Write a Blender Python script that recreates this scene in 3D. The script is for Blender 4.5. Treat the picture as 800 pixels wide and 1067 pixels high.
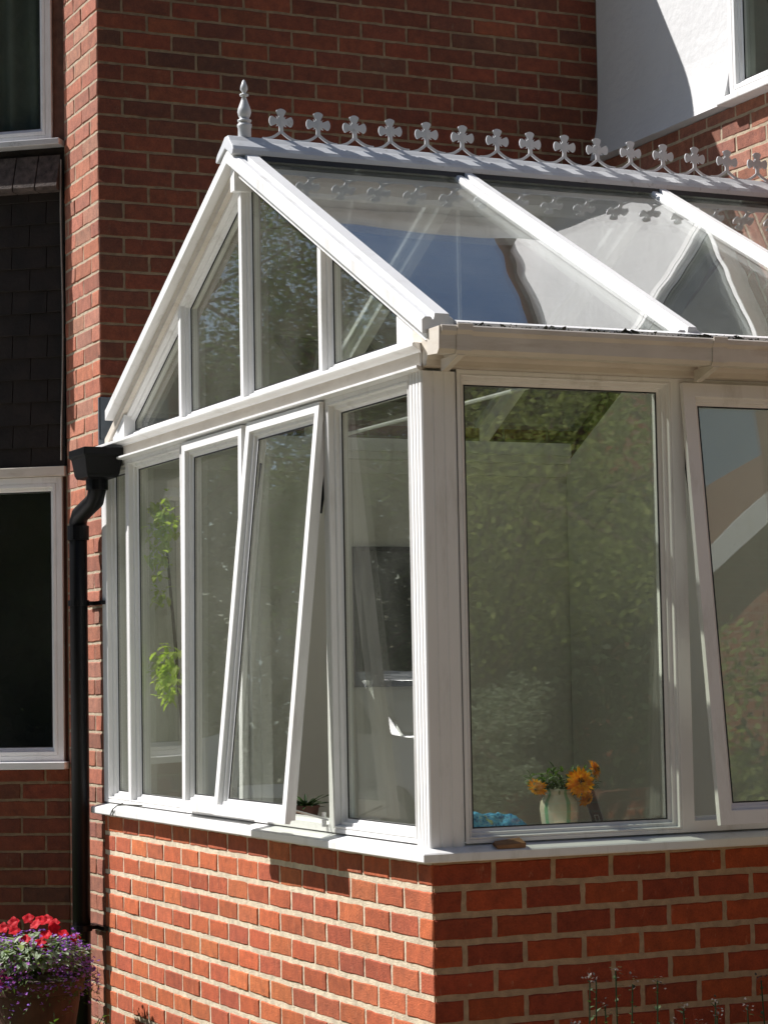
import bpy, math, random
import numpy as np
from mathutils import Vector, Matrix, noise as mnoise
rnd = random.Random(7)
for o in list(bpy.data.objects): bpy.data.objects.remove(o)
SC = bpy.context.scene; COL = SC.collection

# ---------------------------------------------------------------- camera, sky, sun, exposure
yaw, pitch, roll = math.radians(24.5646), math.radians(4.1226), math.radians(-1.061)
f = Vector((math.sin(yaw)*math.cos(pitch), math.cos(yaw)*math.cos(pitch), math.sin(pitch)))
r0 = Vector((math.cos(yaw), -math.sin(yaw), 0)); u0 = r0.cross(f)
cr, sr = math.cos(roll), math.sin(roll)
rr = cr*r0 + sr*u0; uu = -sr*r0 + cr*u0
cd = bpy.data.cameras.new('camera'); cam = bpy.data.objects.new('camera', cd); COL.objects.link(cam)
cam.matrix_world = Matrix(((rr.x, uu.x, -f.x, -2.9252), (rr.y, uu.y, -f.y, -6.11), (rr.z, uu.z, -f.z, .5401), (0, 0, 0, 1)))
cd.sensor_fit = 'HORIZONTAL'; cd.sensor_width = 36; cd.lens = 36*2395.5/800; cd.clip_start = .1; cd.clip_end = 2000
SC.camera = cam
L = Vector((1, -.82, -1.38)).normalized()            # the way the sunlight travels
elev = math.asin(-L.z); az = math.atan2(-L.x, -L.y)   # clockwise from +Y
w = bpy.data.worlds.new('World'); SC.world = w; w.use_nodes = True
nt = w.node_tree; bg = nt.nodes['Background']; sky = nt.nodes.new('ShaderNodeTexSky'); sky.sky_type = 'NISHITA'
sky.sun_disc = False; sky.sun_elevation = elev; sky.sun_rotation = az; sky.air_density = 1.0; sky.dust_density = .6; sky.ozone_density = 2.2
nt.links.new(sky.outputs[0], bg.inputs[0]); bg.inputs[1].default_value = .056
sd = bpy.data.lights.new('sun', 'SUN'); sd.energy = 5.0; sd.angle = math.radians(.5); sd.color = (1, .97, .94)
so = bpy.data.objects.new('sun', sd); COL.objects.link(so); so.rotation_euler = (-L).to_track_quat('Z', 'Y').to_euler()
SC.view_settings.view_transform = 'Standard'; SC.view_settings.look = 'None'; SC.view_settings.gamma = 1
SC.view_settings.exposure = 0.6; SC.view_settings.use_curve_mapping = False
SC.render.engine = 'CYCLES'; SC.cycles.transparent_max_bounces = 24; SC.cycles.max_bounces = 10

# ---------------------------------------------------------------- materials
def newmat(n):
    m = bpy.data.materials.new(n); m.use_nodes = True
    return m, m.node_tree, m.node_tree.nodes['Principled BSDF']
def nd(t, k, **kw):
    n = t.nodes.new(k)
    for a, b in kw.items():
        if a in n.inputs: n.inputs[a].default_value = b
        else: setattr(n, a, b)
    return n
def ramp(t, src, a, b, c0, c1):
    n = nd(t, 'ShaderNodeValToRGB'); e = n.color_ramp.elements
    e[0].position, e[1].position = a, b; e[0].color = (*c0, 1); e[1].color = (*c1, 1)
    t.links.new(src, n.inputs[0]); return n.outputs[0]
def coords(t, scale=(1, 1, 1)):
    g = nd(t, 'ShaderNodeNewGeometry'); m = nd(t, 'ShaderNodeMapping'); m.inputs['Scale'].default_value = scale
    t.links.new(g.outputs['Position'], m.inputs[0]); return m.outputs[0]
def noi(t, vec, scale, detail=4, rough=.55):
    n = nd(t, 'ShaderNodeTexNoise', Scale=scale, Detail=detail, Roughness=rough); t.links.new(vec, n.inputs['Vector']); return n.outputs['Fac']
def mix(t, fac, a, b, mode='MIX'):
    n = nd(t, 'ShaderNodeMix', data_type='RGBA', blend_type=mode)
    for i, s in ((0, fac), (6, a), (7, b)):
        if hasattr(s, 'links'): t.links.new(s, n.inputs[i])
        elif i == 0: n.inputs[0].default_value = s
        else: n.inputs[i].default_value = (*s, 1)
    return n.outputs[2]
def bump(t, b, h, strength, dist):
    n = nd(t, 'ShaderNodeBump', Strength=strength, Distance=dist); t.links.new(h, n.inputs['Height']); t.links.new(n.outputs[0], b.inputs['Normal'])
def plain(name, col, rough=.5, var=.15, scale=8, bmp=.0, metal=0, dark=None, stretch=(1, 1, 1), dirt=None):
    m, t, b = newmat(name); v = coords(t, stretch); n = noi(t, v, scale)
    c = ramp(t, n, .3, .7, tuple(x*(1-var) for x in col), tuple(min(1, x*(1+var)) for x in col))
    if dirt:
        n2 = noi(t, coords(t, dirt[2]), dirt[1], 6, .7)
        c = mix(t, ramp(t, n2, dirt[3], dirt[4], (0, 0, 0), (1, 1, 1)), c, dirt[0])
    t.links.new(c, b.inputs['Base Color']); b.inputs['Roughness'].default_value = rough; b.inputs['Metallic'].default_value = metal
    if name == 'black_plastic': b.inputs['Specular IOR Level'].default_value = .18
    if bmp: bump(t, b, noi(t, v, scale*6), bmp, .004)
    return m
M = {}
M['upvc'] = plain('white_upvc', (.79, .785, .775), .32, .035, 3, dirt=((.54, .52, .48), 11, (1, 1, .22), .54, .84))
M['upvc_old_shade'] = plain('weathered_shade_upvc', (.63, .575, .50), .5, .08, 5, .15, dirt=((.46, .39, .31), 5, (1, 1, 5), .50, .85))  # weathered plastic, also used to paint in shade on cove and left bargeboard
M['upvc_grey'] = plain('ridge_plastic', (.56, .57, .58), .35, .05, 5, dirt=((.30, .30, .28), 30, (1, 1, 1), .58, .75))
M['black'] = plain('black_plastic', (.005, .005, .006), .38, .3, 4)
M['rubber'] = plain('black_rubber', (.02, .02, .022), .6, .3, 12)
M['lead'] = plain('lead_sheet', (.09, .11, .13), .45, .2, 14, .3)
M['plaster'] = plain('cream_plaster', (.76, .75, .70), .8, .04, 2)
M['room'] = plain('dark_room', (.10, .095, .085), .8, .2, 2)
M['floor'] = plain('tile_floor', (.44, .37, .30), .5, .2, 4)
M['terracotta'] = plain('terracotta', (.075, .030, .018), .85, .4, 14, .4)
M['render'] = plain('white_render', (.60, .60, .60), .9, .03, 4, 1.0)
M['wood'] = plain('wood', (.25, .13, .06), .7, .25, 40)
M['curtain'] = plain('curtain_cloth', (.20, .195, .185), .9, .12, 6)
M['metal'] = plain('brushed_metal', (.5, .5, .5), .3, .1, 30, metal=1)
M['cable'] = plain('cable', (.30, .28, .25), .5, .1, 9)
M['bark'] = plain('bark', (.12, .085, .06), .9, .35, 25, .8)
M['grit'] = plain('moss_grit', (.035, .035, .025), .95, .5, 90)
M['soil'] = plain('soil', (.05, .035, .025), .95, .3, 60, .6)
M['roof_tile'] = plain('roof_tile', (.17, .075, .05), .8, .3, 12, .5)
M['carpaint'] = plain('silver_car_paint', (.82, .83, .84), .3, .03, 2)
M['carglass'] = plain('car_glass', (.09, .10, .11), .05, .1, 2)
M['tyre'] = plain('tyre', (.02, .02, .02), .8, .1, 9)

def brick_mat(name, spot, bumpy=.8):
    m, t, b = newmat(name)
    a = nd(t, 'ShaderNodeAttribute', attribute_name='Col'); v = coords(t)
    n1 = noi(t, v, 22, 6, .7); n2 = noi(t, v, 160, 4, .7); n3 = noi(t, v, 1.3, 3, .5)
    c = mix(t, .85, a.outputs['Color'], ramp(t, n1, .25, .75, (.52, .52, .54), (1.42, 1.40, 1.34)), 'MULTIPLY')
    c = mix(t, .8, c, ramp(t, n2, .3, .7, (.75, .72, .72), (1.15, 1.15, 1.12)), 'MULTIPLY')
    c = mix(t, .6, c, ramp(t, n3, .35, .65, (.72, .72, .72), (1.15, 1.15, 1.15)), 'MULTIPLY')
    c = mix(t, ramp(t, noi(t, coords(t, (1, 1, .35)), 34, 7, .75), .60, .74, (0, 0, 0), (.55, .55, .55)), c, spot)
    t.links.new(c, b.inputs['Base Color']); b.inputs['Roughness'].default_value = .85
    h = nd(t, 'ShaderNodeMath', operation='ADD'); t.links.new(n1, h.inputs[0]); t.links.new(n2, h.inputs[1])
    bump(t, b, h.outputs[0], bumpy, .0035); return m
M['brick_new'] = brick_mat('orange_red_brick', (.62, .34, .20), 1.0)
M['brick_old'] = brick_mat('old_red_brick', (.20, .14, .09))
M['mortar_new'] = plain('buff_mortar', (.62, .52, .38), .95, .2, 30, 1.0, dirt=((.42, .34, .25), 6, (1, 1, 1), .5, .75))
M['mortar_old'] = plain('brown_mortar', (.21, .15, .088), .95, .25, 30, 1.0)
M['mortar_pale'] = plain('pale_mortar', (.42, .34, .24), .95, .2, 30, 1.0)

M['mortar_shade'] = plain('buff_mortar_shaded', (.42, .29, .18), .95, .2, 30, 1.0)  # same mortar on the shaded garden side, shade put into its colour
def glass(name, tint, r0, wob=0.0, wscale=1.5, dust=.02, dustcol=(.6, .6, .55), gl=1.0):
    m, t, b = newmat(name); t.nodes.remove(b); out = t.nodes['Material Output']
    g = nd(t, 'ShaderNodeNewGeometry')
    dot = nd(t, 'ShaderNodeVectorMath', operation='DOT_PRODUCT'); t.links.new(g.outputs['Incoming'], dot.inputs[0]); t.links.new(g.outputs['Normal'], dot.inputs[1])
    def mth(op, a, bb=None):
        n = nd(t, 'ShaderNodeMath', operation=op)
        for i, s in enumerate((a, bb)):
            if s is None: continue
            if hasattr(s, 'links'): t.links.new(s, n.inputs[i])
            else: n.inputs[i].default_value = s
        return n.outputs[0]
    ab = mth('ABSOLUTE', dot.outputs['Value']); om = mth('SUBTRACT', 1.0, ab); p5 = mth('POWER', om, 5.0)
    fr = mth('ADD', mth('MULTIPLY', p5, 1-r0), r0)
    tr = nd(t, 'ShaderNodeBsdfTransparent'); tr.inputs[0].default_value = (*tint, 1)
    go = nd(t, 'ShaderNodeBsdfGlossy', Roughness=.0); go.inputs[0].default_value = (gl, gl, gl, 1)
    if wob:
        v = coords(t); bp = nd(t, 'ShaderNodeBump', Strength=1.0, Distance=wob); t.links.new(noi(t, v, wscale, 1, .4), bp.inputs['Height']); t.links.new(bp.outputs[0], go.inputs['Normal'])
    mx = nd(t, 'ShaderNodeMixShader'); t.links.new(fr, mx.inputs[0]); t.links.new(tr.outputs[0], mx.inputs[1]); t.links.new(go.outputs[0], mx.inputs[2])
    df = nd(t, 'ShaderNodeBsdfDiffuse'); df.inputs[0].default_value = (*dustcol, 1)
    v = coords(t); sp = ramp(t, noi(t, v, 70, 5, .75), .66, .76, (0, 0, 0), (.35, .35, .35)); lo = ramp(t, noi(t, v, 2.5, 5, .6), .35, .8, (dust*.3,)*3, (dust*2,)*3)
    ad = nd(t, 'ShaderNodeMix', data_type='RGBA', blend_type='ADD'); ad.inputs[0].default_value = 1; t.links.new(sp, ad.inputs[6]); t.links.new(lo, ad.inputs[7])
    m2 = nd(t, 'ShaderNodeMixShader'); t.links.new(ad.outputs[2], m2.inputs[0]); t.links.new(mx.outputs[0], m2.inputs[1]); t.links.new(df.outputs[0], m2.inputs[2])
    t.links.new(m2.outputs[0], out.inputs[0]); return m
M['glass'] = glass('window_glass', (.875, .895, .85), .075, .0005, 2.2, .024)
M['roof_glass'] = glass('roof_glass', (.82, .84, .83), .27, .0019, 2.0, .035, (.55, .57, .52))
M['house_glass'] = glass('house_glass', (.8, .84, .8), .06, .0008, 2, .01)

def leafmat(name, c0, c1, trans=.35):
    m, t, b = newmat(name); a = nd(t, 'ShaderNodeAttribute', attribute_name='Col')
    c = mix(t, a.outputs['Fac'], c0, c1); t.links.new(c, b.inputs['Base Color']); b.inputs['Roughness'].default_value = .6; b.inputs['Specular IOR Level'].default_value = .15 if 'petal' in name else .4
    tl = nd(t, 'ShaderNodeBsdfTranslucent'); c2 = mix(t, 1.0, c, (1, 1, 1) if 'petal' in name else (1.3, 1.5, .6), 'MULTIPLY'); t.links.new(c2, tl.inputs[0])
    mx = nd(t, 'ShaderNodeMixShader', Fac=trans); t.links.new(b.outputs[0], mx.inputs[1]); t.links.new(tl.outputs[0], mx.inputs[2])
    t.links.new(mx.outputs[0], t.nodes['Material Output'].inputs[0]); return m
M['leaf'] = leafmat('green_leaves', (.045, .09, .02), (.11, .17, .035))
M['leaf_bright'] = leafmat('bright_leaves', (.42, .52, .10), (.62, .68, .20), .5)
M['leaf_dark'] = leafmat('dark_leaves', (.02, .045, .014), (.06, .10, .03), .2)
M['leaf_lime'] = leafmat('lime_leaves', (.19, .26, .06), (.42, .48, .14), .45)
M['leaf_grey'] = leafmat('grey_green_leaves', (.16, .22, .12), (.40, .46, .33), .25)
M['leaf_head'] = leafmat('seed_heads', (.05, .04, .035), (.11, .085, .075), .2)
M['red_petal'] = leafmat('red_petals', (.42, .003, .010), (.62, .008, .02), .15)
M['lilac_petal'] = leafmat('lilac_petals', (.20, .09, .50), (.56, .20, .62), .3)
M['pink_petal'] = leafmat('pink_petals', (.62, .06, .36), (.75, .20, .52), .3)
M['orange_petal'] = leafmat('orange_petals', (.72, .20, .003), (.95, .50, .015), .3)
M['dark_centre'] = plain('flower_centre', (.12, .03, .01), .9, .3, 200)
M['picture'] = plain('dark_picture', (.055, .06, .055), .12, .4, 5)
M['tag'] = plain('grey_card', (.10, .09, .10), .5, .3, 30)
M['tag2'] = plain('pale_card', (.42, .40, .40), .5, .1, 30)

# ---------------------------------------------------------------- mesh helpers
class MB:
    def __init__(s): s.v = []; s.f = []; s.m = []; s.c = []; s.useC = False; s.smooth = False
    def add(s, vs, fs, mi=0, col=None):
        k = len(s.v); s.v += [tuple(p) for p in vs]
        for q in fs: s.f.append([i+k for i in q]); s.m.append(mi); s.c.append(col)
        if col is not None: s.useC = True
    def box(s, a, b, mi=0, col=None, bev=0.0):
        x0, x1 = sorted((a[0], b[0])); y0, y1 = sorted((a[1], b[1])); z0, z1 = sorted((a[2], b[2]))
        vs = [(x, y, z) for x in (x0, x1) for y in (y0, y1) for z in (z0, z1)]
        s.add(vs, [(0, 1, 3, 2), (4, 6, 7, 5), (0, 4, 5, 1), (2, 3, 7, 6), (0, 2, 6, 4), (1, 5, 7, 3)], mi, col)
    def extrude(s, prof, T, a, b, mi=0, caps=True):
        """prof: list of 2D points, T(p, t) -> 3D for t = a and b"""
        n = len(prof); vs = [T(p, a) for p in prof] + [T(p, b) for p in prof]
        fs = [(i, (i+1) % n, n+(i+1) % n, n+i) for i in range(n)]
        if caps: fs += [tuple(range(n-1, -1, -1)), tuple(range(n, 2*n))]
        s.add(vs, fs, mi)
    def tube(s, pts, rad, n=10, mi=0, caps=True):
        pts = [Vector(p) for p in pts]; rads = rad if isinstance(rad, (list, tuple)) else [rad]*len(pts)
        vs = []; up = None
        for i, p in enumerate(pts):
            d = (pts[min(i+1, len(pts)-1)]-pts[max(i-1, 0)]).normalized()
            if up is None: up = d.orthogonal().normalized()
            up = (up-d*up.dot(d)).normalized(); s2 = d.cross(up)
            for k in range(n):
                a = 2*math.pi*k/n; vs.append(p+(up*math.cos(a)+s2*math.sin(a))*rads[i])
        fs = [(i*n+k, i*n+(k+1) % n, (i+1)*n+(k+1) % n, (i+1)*n+k) for i in range(len(pts)-1) for k in range(n)]
        if caps: fs += [tuple(range(n-1, -1, -1)), tuple(range((len(pts)-1)*n, len(pts)*n))]
        s.add(vs, fs, mi)
    def lathe(s, prof, c, n=24, mi=0):
        vs = [(c[0]+r*math.cos(2*math.pi*k/n), c[1]+r*math.sin(2*math.pi*k/n), c[2]+z) for r, z in prof for k in range(n)]
        fs = [(i*n+k, i*n+(k+1) % n, (i+1)*n+(k+1) % n, (i+1)*n+k) for i in range(len(prof)-1) for k in range(n)]
        s.add(vs, fs, mi)
    def ring(s, poly, prof, T, mi=0):
        """mitred frame: poly 2D convex ccw or cw, prof list of (inset, depth), T(u, v, d)"""
        n = len(poly); vs = []
        for ins, d in prof: vs += [T(p[0], p[1], d) for p in inset(poly, ins)]
        fs = [(j*n+i, j*n+(i+1) % n, (j+1)*n+(i+1) % n, (j+1)*n+i) for j in range(len(prof)-1) for i in range(n)]
        s.add(vs, fs, mi)
    def build(s, name, mats, parent=None, smooth=False, loc=None, bev=0):
        me = bpy.data.meshes.new(name); off = Vector(loc) if loc else Vector((0, 0, 0))
        base = off + (Vector(parent['_o']) if parent is not None and '_o' in parent else Vector((0, 0, 0))) if False else off
        po = WORLD.get(parent.name, Vector((0, 0, 0))) if parent is not None else Vector((0, 0, 0))
        o_w = off if loc else (Vector(po) if parent is not None else Vector((0, 0, 0)))
        me.from_pydata([(p[0]-o_w.x, p[1]-o_w.y, p[2]-o_w.z) for p in s.v], [], s.f)
        if not isinstance(mats, (list, tuple)): mats = [mats]
        for m in mats: me.materials.append(m)
        me.polygons.foreach_set('material_index', s.m)
        if smooth: me.polygons.foreach_set('use_smooth', [True]*len(s.f))
        if s.useC:
            at = me.attributes.new('Col', 'FLOAT_COLOR', 'CORNER'); buf = []
            for q, c in zip(s.f, s.c): buf += list((*(c or (.5, .5, .5)), 1))*len(q)
            at.data.foreach_set('color', buf)
        me.update(); o = bpy.data.objects.new(name, me); COL.objects.link(o)
        if parent is not None: o.parent = parent
        o.location = o_w - Vector(po); WORLD[o.name] = o_w
        if bev:
            b = o.modifiers.new('bevel', 'BEVEL'); b.width = bev; b.segments = 2; b.limit_method = 'ANGLE'; b.angle_limit = math.radians(40)
        return o
WORLD = {}
def inset(poly, d):
    if d == 0: return list(poly)
    n = len(poly); A = sum(poly[i][0]*poly[(i+1) % n][1]-poly[(i+1) % n][0]*poly[i][1] for i in range(n)); sg = 1 if A > 0 else -1
    out = []
    for i in range(n):
        p0, p1, p2 = poly[i-1], poly[i], poly[(i+1) % n]
        def ln(a, b):
            dx, dy = b[0]-a[0], b[1]-a[1]; l = math.hypot(dx, dy); nx, ny = -dy/l*sg, dx/l*sg
            return nx, ny, nx*a[0]+ny*a[1]+d
        a1, b1, c1 = ln(p0, p1); a2, b2, c2 = ln(p1, p2); D = a1*b2-a2*b1
        out.append(((c1*b2-c2*b1)/D, (a1*c2-a2*c1)/D))
    return out
def thing(name, label, cat, loc=(0, 0, 0), group=None):
    o = bpy.data.objects.new(name, None); COL.objects.link(o); o.location = loc; o.empty_display_size = .1
    o['label'] = label; o['category'] = cat; WORLD[o.name] = Vector(loc)
    if group: o['group'] = group
    return o
def tag(o, label, cat, group=None):
    o['label'] = label; o['category'] = cat
    if group: o['group'] = group
    return o
def structure(o): o['kind'] = 'structure'; return o

def bricks(mb, T, u0, u1, v0, v1, bl, bh, ju, jv, pal, half0=0, rng=None, zref=0, relief=.006, clip=None):
    """individual bricks with worn edges; T(u, v, d) -> 3D. mi 0 brick, 1 mortar"""
    rng = rng or rnd
    k0 = math.floor((v0-zref)/bh)-0; k = k0
    while zref+k*bh < v1-.004:
        a = max(v0, zref+k*bh+jv/2); b = min(v1, zref+(k+1)*bh-jv/2)
        u = u0 - (bl/2 if (k+half0) % 2 else 0)
        while u < u1-.004:
            p = max(u0, u+ju/2 if u > u0+.001 or True else u); q = min(u1, u+bl-ju/2); u += bl
            if u-bl < u0+.002: p = u0+.002
            if q-p < .012 or b-a < .012: continue
            if clip and not clip(p, q, a, b): continue
            if q > u1-.001: q = u1-.002
            c0 = rng.choice(pal); f_ = rng.uniform(.88, 1.12); col = tuple(x*f_*rng.uniform(.96, 1.04) for x in c0)
            nu = max(2, int((q-p)/.028)); nv = 3; per = []
            for i in range(nu): per.append((p+(q-p)*i/nu, a))
            for i in range(nv): per.append((q, a+(b-a)*i/nv))
            for i in range(nu): per.append((q-(q-p)*i/nu, b))
            for i in range(nv): per.append((p, b-(b-a)*i/nv))
            cx, cy = (p+q)/2, (a+b)/2; t1, t2 = rng.uniform(-.0012, .0012), rng.uniform(-.0012, .0012); dd = rng.uniform(-.0012, .0012)
            front = []; back = []
            for (x, y) in per:
                jx, jy = rng.uniform(-.0016, .0016), rng.uniform(-.0016, .0016)
                if abs(x-u0) < .01 or abs(x-u1) < .01: jx = 0
                s1 = 1-.0035/(q-p)*2; s2 = 1-.0035/(b-a)*2
                dz = dd+t1*(x-cx)/(q-p)*2+t2*(y-cy)/(b-a)*2
                front.append(T(cx+(x-cx)*s1+jx, cy+(y-cy)*s2+jy, dz)); back.append(T(x+jx, y+jy, -.0025)); 
            deep = [T(x, y, -.03) for x, y in per]
            n = len(per); fs = [tuple(range(n))]+[(i, n+i, n+(i+1) % n, (i+1) % n) for i in range(n)]+[(n+i, 2*n+i, 2*n+(i+1) % n, n+(i+1) % n) for i in range(n)]
            mb.add(front+back+deep, fs, 0, col)
        k += 1
def mortar(mb, T, u0, u1, v0, v1, d=-.0032, thick=.2):
    mb.add([T(u0, v0, d), T(u1, v0, d), T(u1, v1, d), T(u0, v1, d), T(u0, v0, -thick), T(u1, v0, -thick), T(u1, v1, -thick), T(u0, v1, -thick)],
           [(0, 1, 2, 3), (4, 7, 6, 5), (0, 4, 5, 1), (1, 5, 6, 2), (2, 6, 7, 3), (3, 7, 4, 0)], 1, (.5, .5, .5))

# planes: depth d is outwards
TG = lambda u, v, d: (-d, u, v)             # gable side, faces -X
TS = lambda u, v, d: (u, -d, v)             # garden side, faces -Y
HY = 3.146; DX = 2.453; GZ = -1.0; CY1 = 3.64
ang = math.radians(52); CD = Vector((-math.sin(ang), math.cos(ang), 0)); CN = Vector((-math.cos(ang), -math.sin(ang), 0))
TC = lambda u, v, d: (CD.x*u+CN.x*d, CY1+CD.y*u+CN.y*d, v)      # canted bay side
TH = lambda u, v, d: (u, HY-d, v)
TD = lambda u, v, d: (DX-d, u, v)

# ================================================================ ground
g = MB(); S = 400; g.add([(-S, -S, GZ-.03), (S, -S, GZ-.03), (S, S, GZ-.03), (-S, S, GZ-.03)], [(0, 1, 2, 3)])
m, t, b = newmat('grass_ground'); v = coords(t); c = ramp(t, noi(t, v, 3, 8, .7), .3, .7, (.05, .08, .02), (.13, .15, .05)); t.links.new(c, b.inputs['Base Color']); b.inputs['Roughness'].default_value = .95; bump(t, b, noi(t, v, 60), 1, .03)
structure(g.build('ground', m))
m, t, b = newmat('paving'); v = coords(t); br = nd(t, 'ShaderNodeTexBrick', Scale=2.2, **{'Mortar Size': .012}); br.inputs['Color1'].default_value = (.34, .27, .19, 1); br.inputs['Color2'].default_value = (.29, .23, .16, 1); br.inputs['Mortar'].default_value = (.12, .10, .08, 1)
t.links.new(v, br.inputs['Vector']); c = mix(t, .7, br.outputs['Color'], ramp(t, noi(t, v, 9, 6, .7), .3, .7, (.75, .75, .75), (1.15, 1.15, 1.15)), 'MULTIPLY'); t.links.new(c, b.inputs['Base Color']); b.inputs['Roughness'].default_value = .9
g = MB(); g.box((-6, -8.2, GZ-.1), (6.5, -.42, GZ)); structure(g.build('patio', m))
M['drive'] = plain('pale_drive', (.60, .58, .55), .9, .15, 3, .5)
g = MB(); g.box((-14, 1.2, GZ-.1), (-1.7, 15.5, GZ-.004)); structure(g.build('driveway', M['drive']))
g = MB(); g.box((8.6, -30, GZ-.1), (32, -11.6, GZ-.008)); structure(g.build('road', M['drive']))
g = MB(); g.box((-.9, -.42, GZ-.2), (2.45, -.001, GZ+.015)); structure(g.build('flower_bed', M['soil']))

# ================================================================ house
house = thing('brick_house', 'old red brick house with white rendered wing behind the conservatory', 'house', (0, HY, GZ))
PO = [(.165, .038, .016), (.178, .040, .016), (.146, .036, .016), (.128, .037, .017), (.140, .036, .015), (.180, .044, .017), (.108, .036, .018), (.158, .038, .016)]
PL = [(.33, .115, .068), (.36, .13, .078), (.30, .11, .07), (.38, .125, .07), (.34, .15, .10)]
ZR = 3.371-.0375
EZ = 3.99; mb = MB()
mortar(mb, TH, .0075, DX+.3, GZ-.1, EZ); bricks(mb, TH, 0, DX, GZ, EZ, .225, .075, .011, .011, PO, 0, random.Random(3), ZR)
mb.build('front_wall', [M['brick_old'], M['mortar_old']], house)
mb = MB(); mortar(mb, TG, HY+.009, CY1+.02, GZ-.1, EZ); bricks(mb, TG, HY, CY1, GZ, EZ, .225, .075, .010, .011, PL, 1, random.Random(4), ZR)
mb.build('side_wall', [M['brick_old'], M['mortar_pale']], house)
# canted bay: lower brick, window, hung tiles, upper window
CL = .88
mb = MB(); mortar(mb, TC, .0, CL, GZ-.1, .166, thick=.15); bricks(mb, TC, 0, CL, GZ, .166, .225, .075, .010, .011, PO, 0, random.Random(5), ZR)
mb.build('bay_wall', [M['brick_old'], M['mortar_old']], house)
mb = MB()
for x0, x1 in ((0, .055),): mb.extrude([(x0, -.16), (x1, -.16), (x1, -.02), (x0, -.02)], lambda p, t_: TC(p[0], t_, p[1]), .14, 1.50)
bx = TC(CL, 0, 0)
mb.box((bx[0], bx[1]+.0, GZ), (bx[0]+.2, 8.2, EZ+.2)); mb.box((bx[0]+.2, 8.0, GZ), (DX+4, 8.2, EZ+.2)); mb.box((.21, CY1+.05, GZ), (.4, 8, EZ))
mb.build('rear_wall', M['brick_old'] if False else plain('dim_brick', (.15, .055, .035), .9, .3, 12), house)
tm = plain('hung_tile', (.012, .0085, .0065), .9, .5, 9, .7)
mb = MB(); rg = random.Random(8); zt = 2.80; row = 0
while zt > 1.52:
    u = -.08 if row % 2 else 0.0
    while u < CL:
        a, b_ = max(u+.002, .004), min(u+.163, CL); j = rg.uniform(-.003, .003)
        if b_-a > .02: mb.add([TC(a, zt-.115+j, .012), TC(b_, zt-.115+j+rg.uniform(-.002, .002), .012), TC(b_, zt+.02, -.004), TC(a, zt+.02, -.004), TC(a, zt-.115+j, -.004), TC(b_, zt-.115+j, -.004)], [(0, 1, 2, 3), (0, 4, 5, 1), (0, 3, 4), (1, 5, 2)])
        u += .165
    zt -= .10; row += 1
mb.extrude([(0, -.1), (CL, -.1), (CL, -.008), (0, -.008)], lambda p, t_: TC(p[0], t_, p[1]), 1.50, 2.94)
mb.build('tile_hanging', tm, house)
tm2 = plain('apron_tile', (.075, .058, .05), .9, .6, 30, 1.0)
mb = MB(); u = .01
while u < CL:
    w_ = .105; mb.add([TC(u, 2.735, .075), TC(u+w_-.006, 2.735, .075), TC(u+w_-.006, 2.885, .02), TC(u, 2.885, .02), TC(u, 2.72, .068), TC(u+w_-.006, 2.72, .068), TC(u+w_-.006, 2.72, -.02), TC(u, 2.72, -.02)],
                      [(0, 1, 2, 3), (0, 4, 5, 1), (4, 7, 6, 5), (1, 5, 6, 2), (0, 3, 7, 4)]); u += w_
mb.build('tile_apron', tm2, house)
# generic window: frame ring + pane (+sill)
def win(parent, T, u0, u1, v0, v1, fl=.05, bead=.02, dep=.035, mat=None, glassm=None, poly=None, name='window', d0=0.0, thick=.06, paned=None, closed=True, groove=True):
    poly = poly or [(u0, v0), (u1, v0), (u1, v1), (u0, v1)]
    mb = MB()
    prof = [(0, d0)]+([(fl*.55, d0), (fl*.55+.0015, d0-.003), (fl*.55+.004, d0-.003), (fl*.55+.0055, d0)] if groove else [])+[(fl-.002, d0), (fl, d0-.002), (fl+.001, d0-dep*.48), (fl+bead*.45, d0-dep*.52), (fl+bead*.5, d0-dep*.56), (fl+bead*.55, d0-dep*.8), (fl+bead, d0-dep*.95), (fl+bead, d0-dep), (fl+bead, d0-thick)]
    prof += [(.013, d0-thick), (.012, d0-.024), (.008, d0-.024), (.008, d0-.018), (0, d0-.018), (0, d0)] if closed else [(0, d0-thick)]
    mb.ring(poly, prof, T); o = mb.build(name, mat or M['upvc'], parent)
    gk = MB(); ip = inset(poly, fl+bead-.0015); gk.ring(ip, [(0, d0-dep+.003), (.004, d0-dep+.004), (.004, d0-dep-.001)], T); gk.build('gasket', M['rubber'], o)
    pm = MB(); ip = inset(poly, fl+bead-.001); n = len(ip); dd = d0-dep-.002
    pm.add([T(p[0], p[1], dd) for p in ip]+[T(p[0], p[1], dd-.012) for p in ip], [tuple(range(n)), tuple(range(2*n-1, n-1, -1))])
    pm.build('pane', glassm or M['glass'], o); return o
w1 = win(house, TC, .02, .82, .20, 1.45, .045, .018, .03, glassm=M['house_glass'], d0=.012, thick=.08)
mb = MB(); mb.extrude([(.0, -.02), (.86, -.02), (.86, .055), (.0, .055)], lambda p, t_: TC(p[0], t_, p[1]), .168, .20); mb.build('sill', M['upvc'], w1, bev=.003)
mb = MB(); mb.extrude([(.0, -.02), (.86, -.02), (.86, .028), (.0, .028)], lambda p, t_: TC(p[0], t_, p[1]), 1.452, 1.495); mb.build('head_trim', M['upvc_old_shade'], w1, bev=.003)
w2 = win(house, TC, .055, .84, 2.955, 3.93, .045, .018, .03, glassm=M['house_glass'], d0=.012, thick=.08)
mb = MB(); mb.extrude([(.0, -.02), (.88, -.02), (.88, .065), (.0, .065)], lambda p, t_: TC(p[0], t_, p[1]), 2.925, 2.952); mb.build('sill', M['upvc_grey'], w2, bev=.003)
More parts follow.
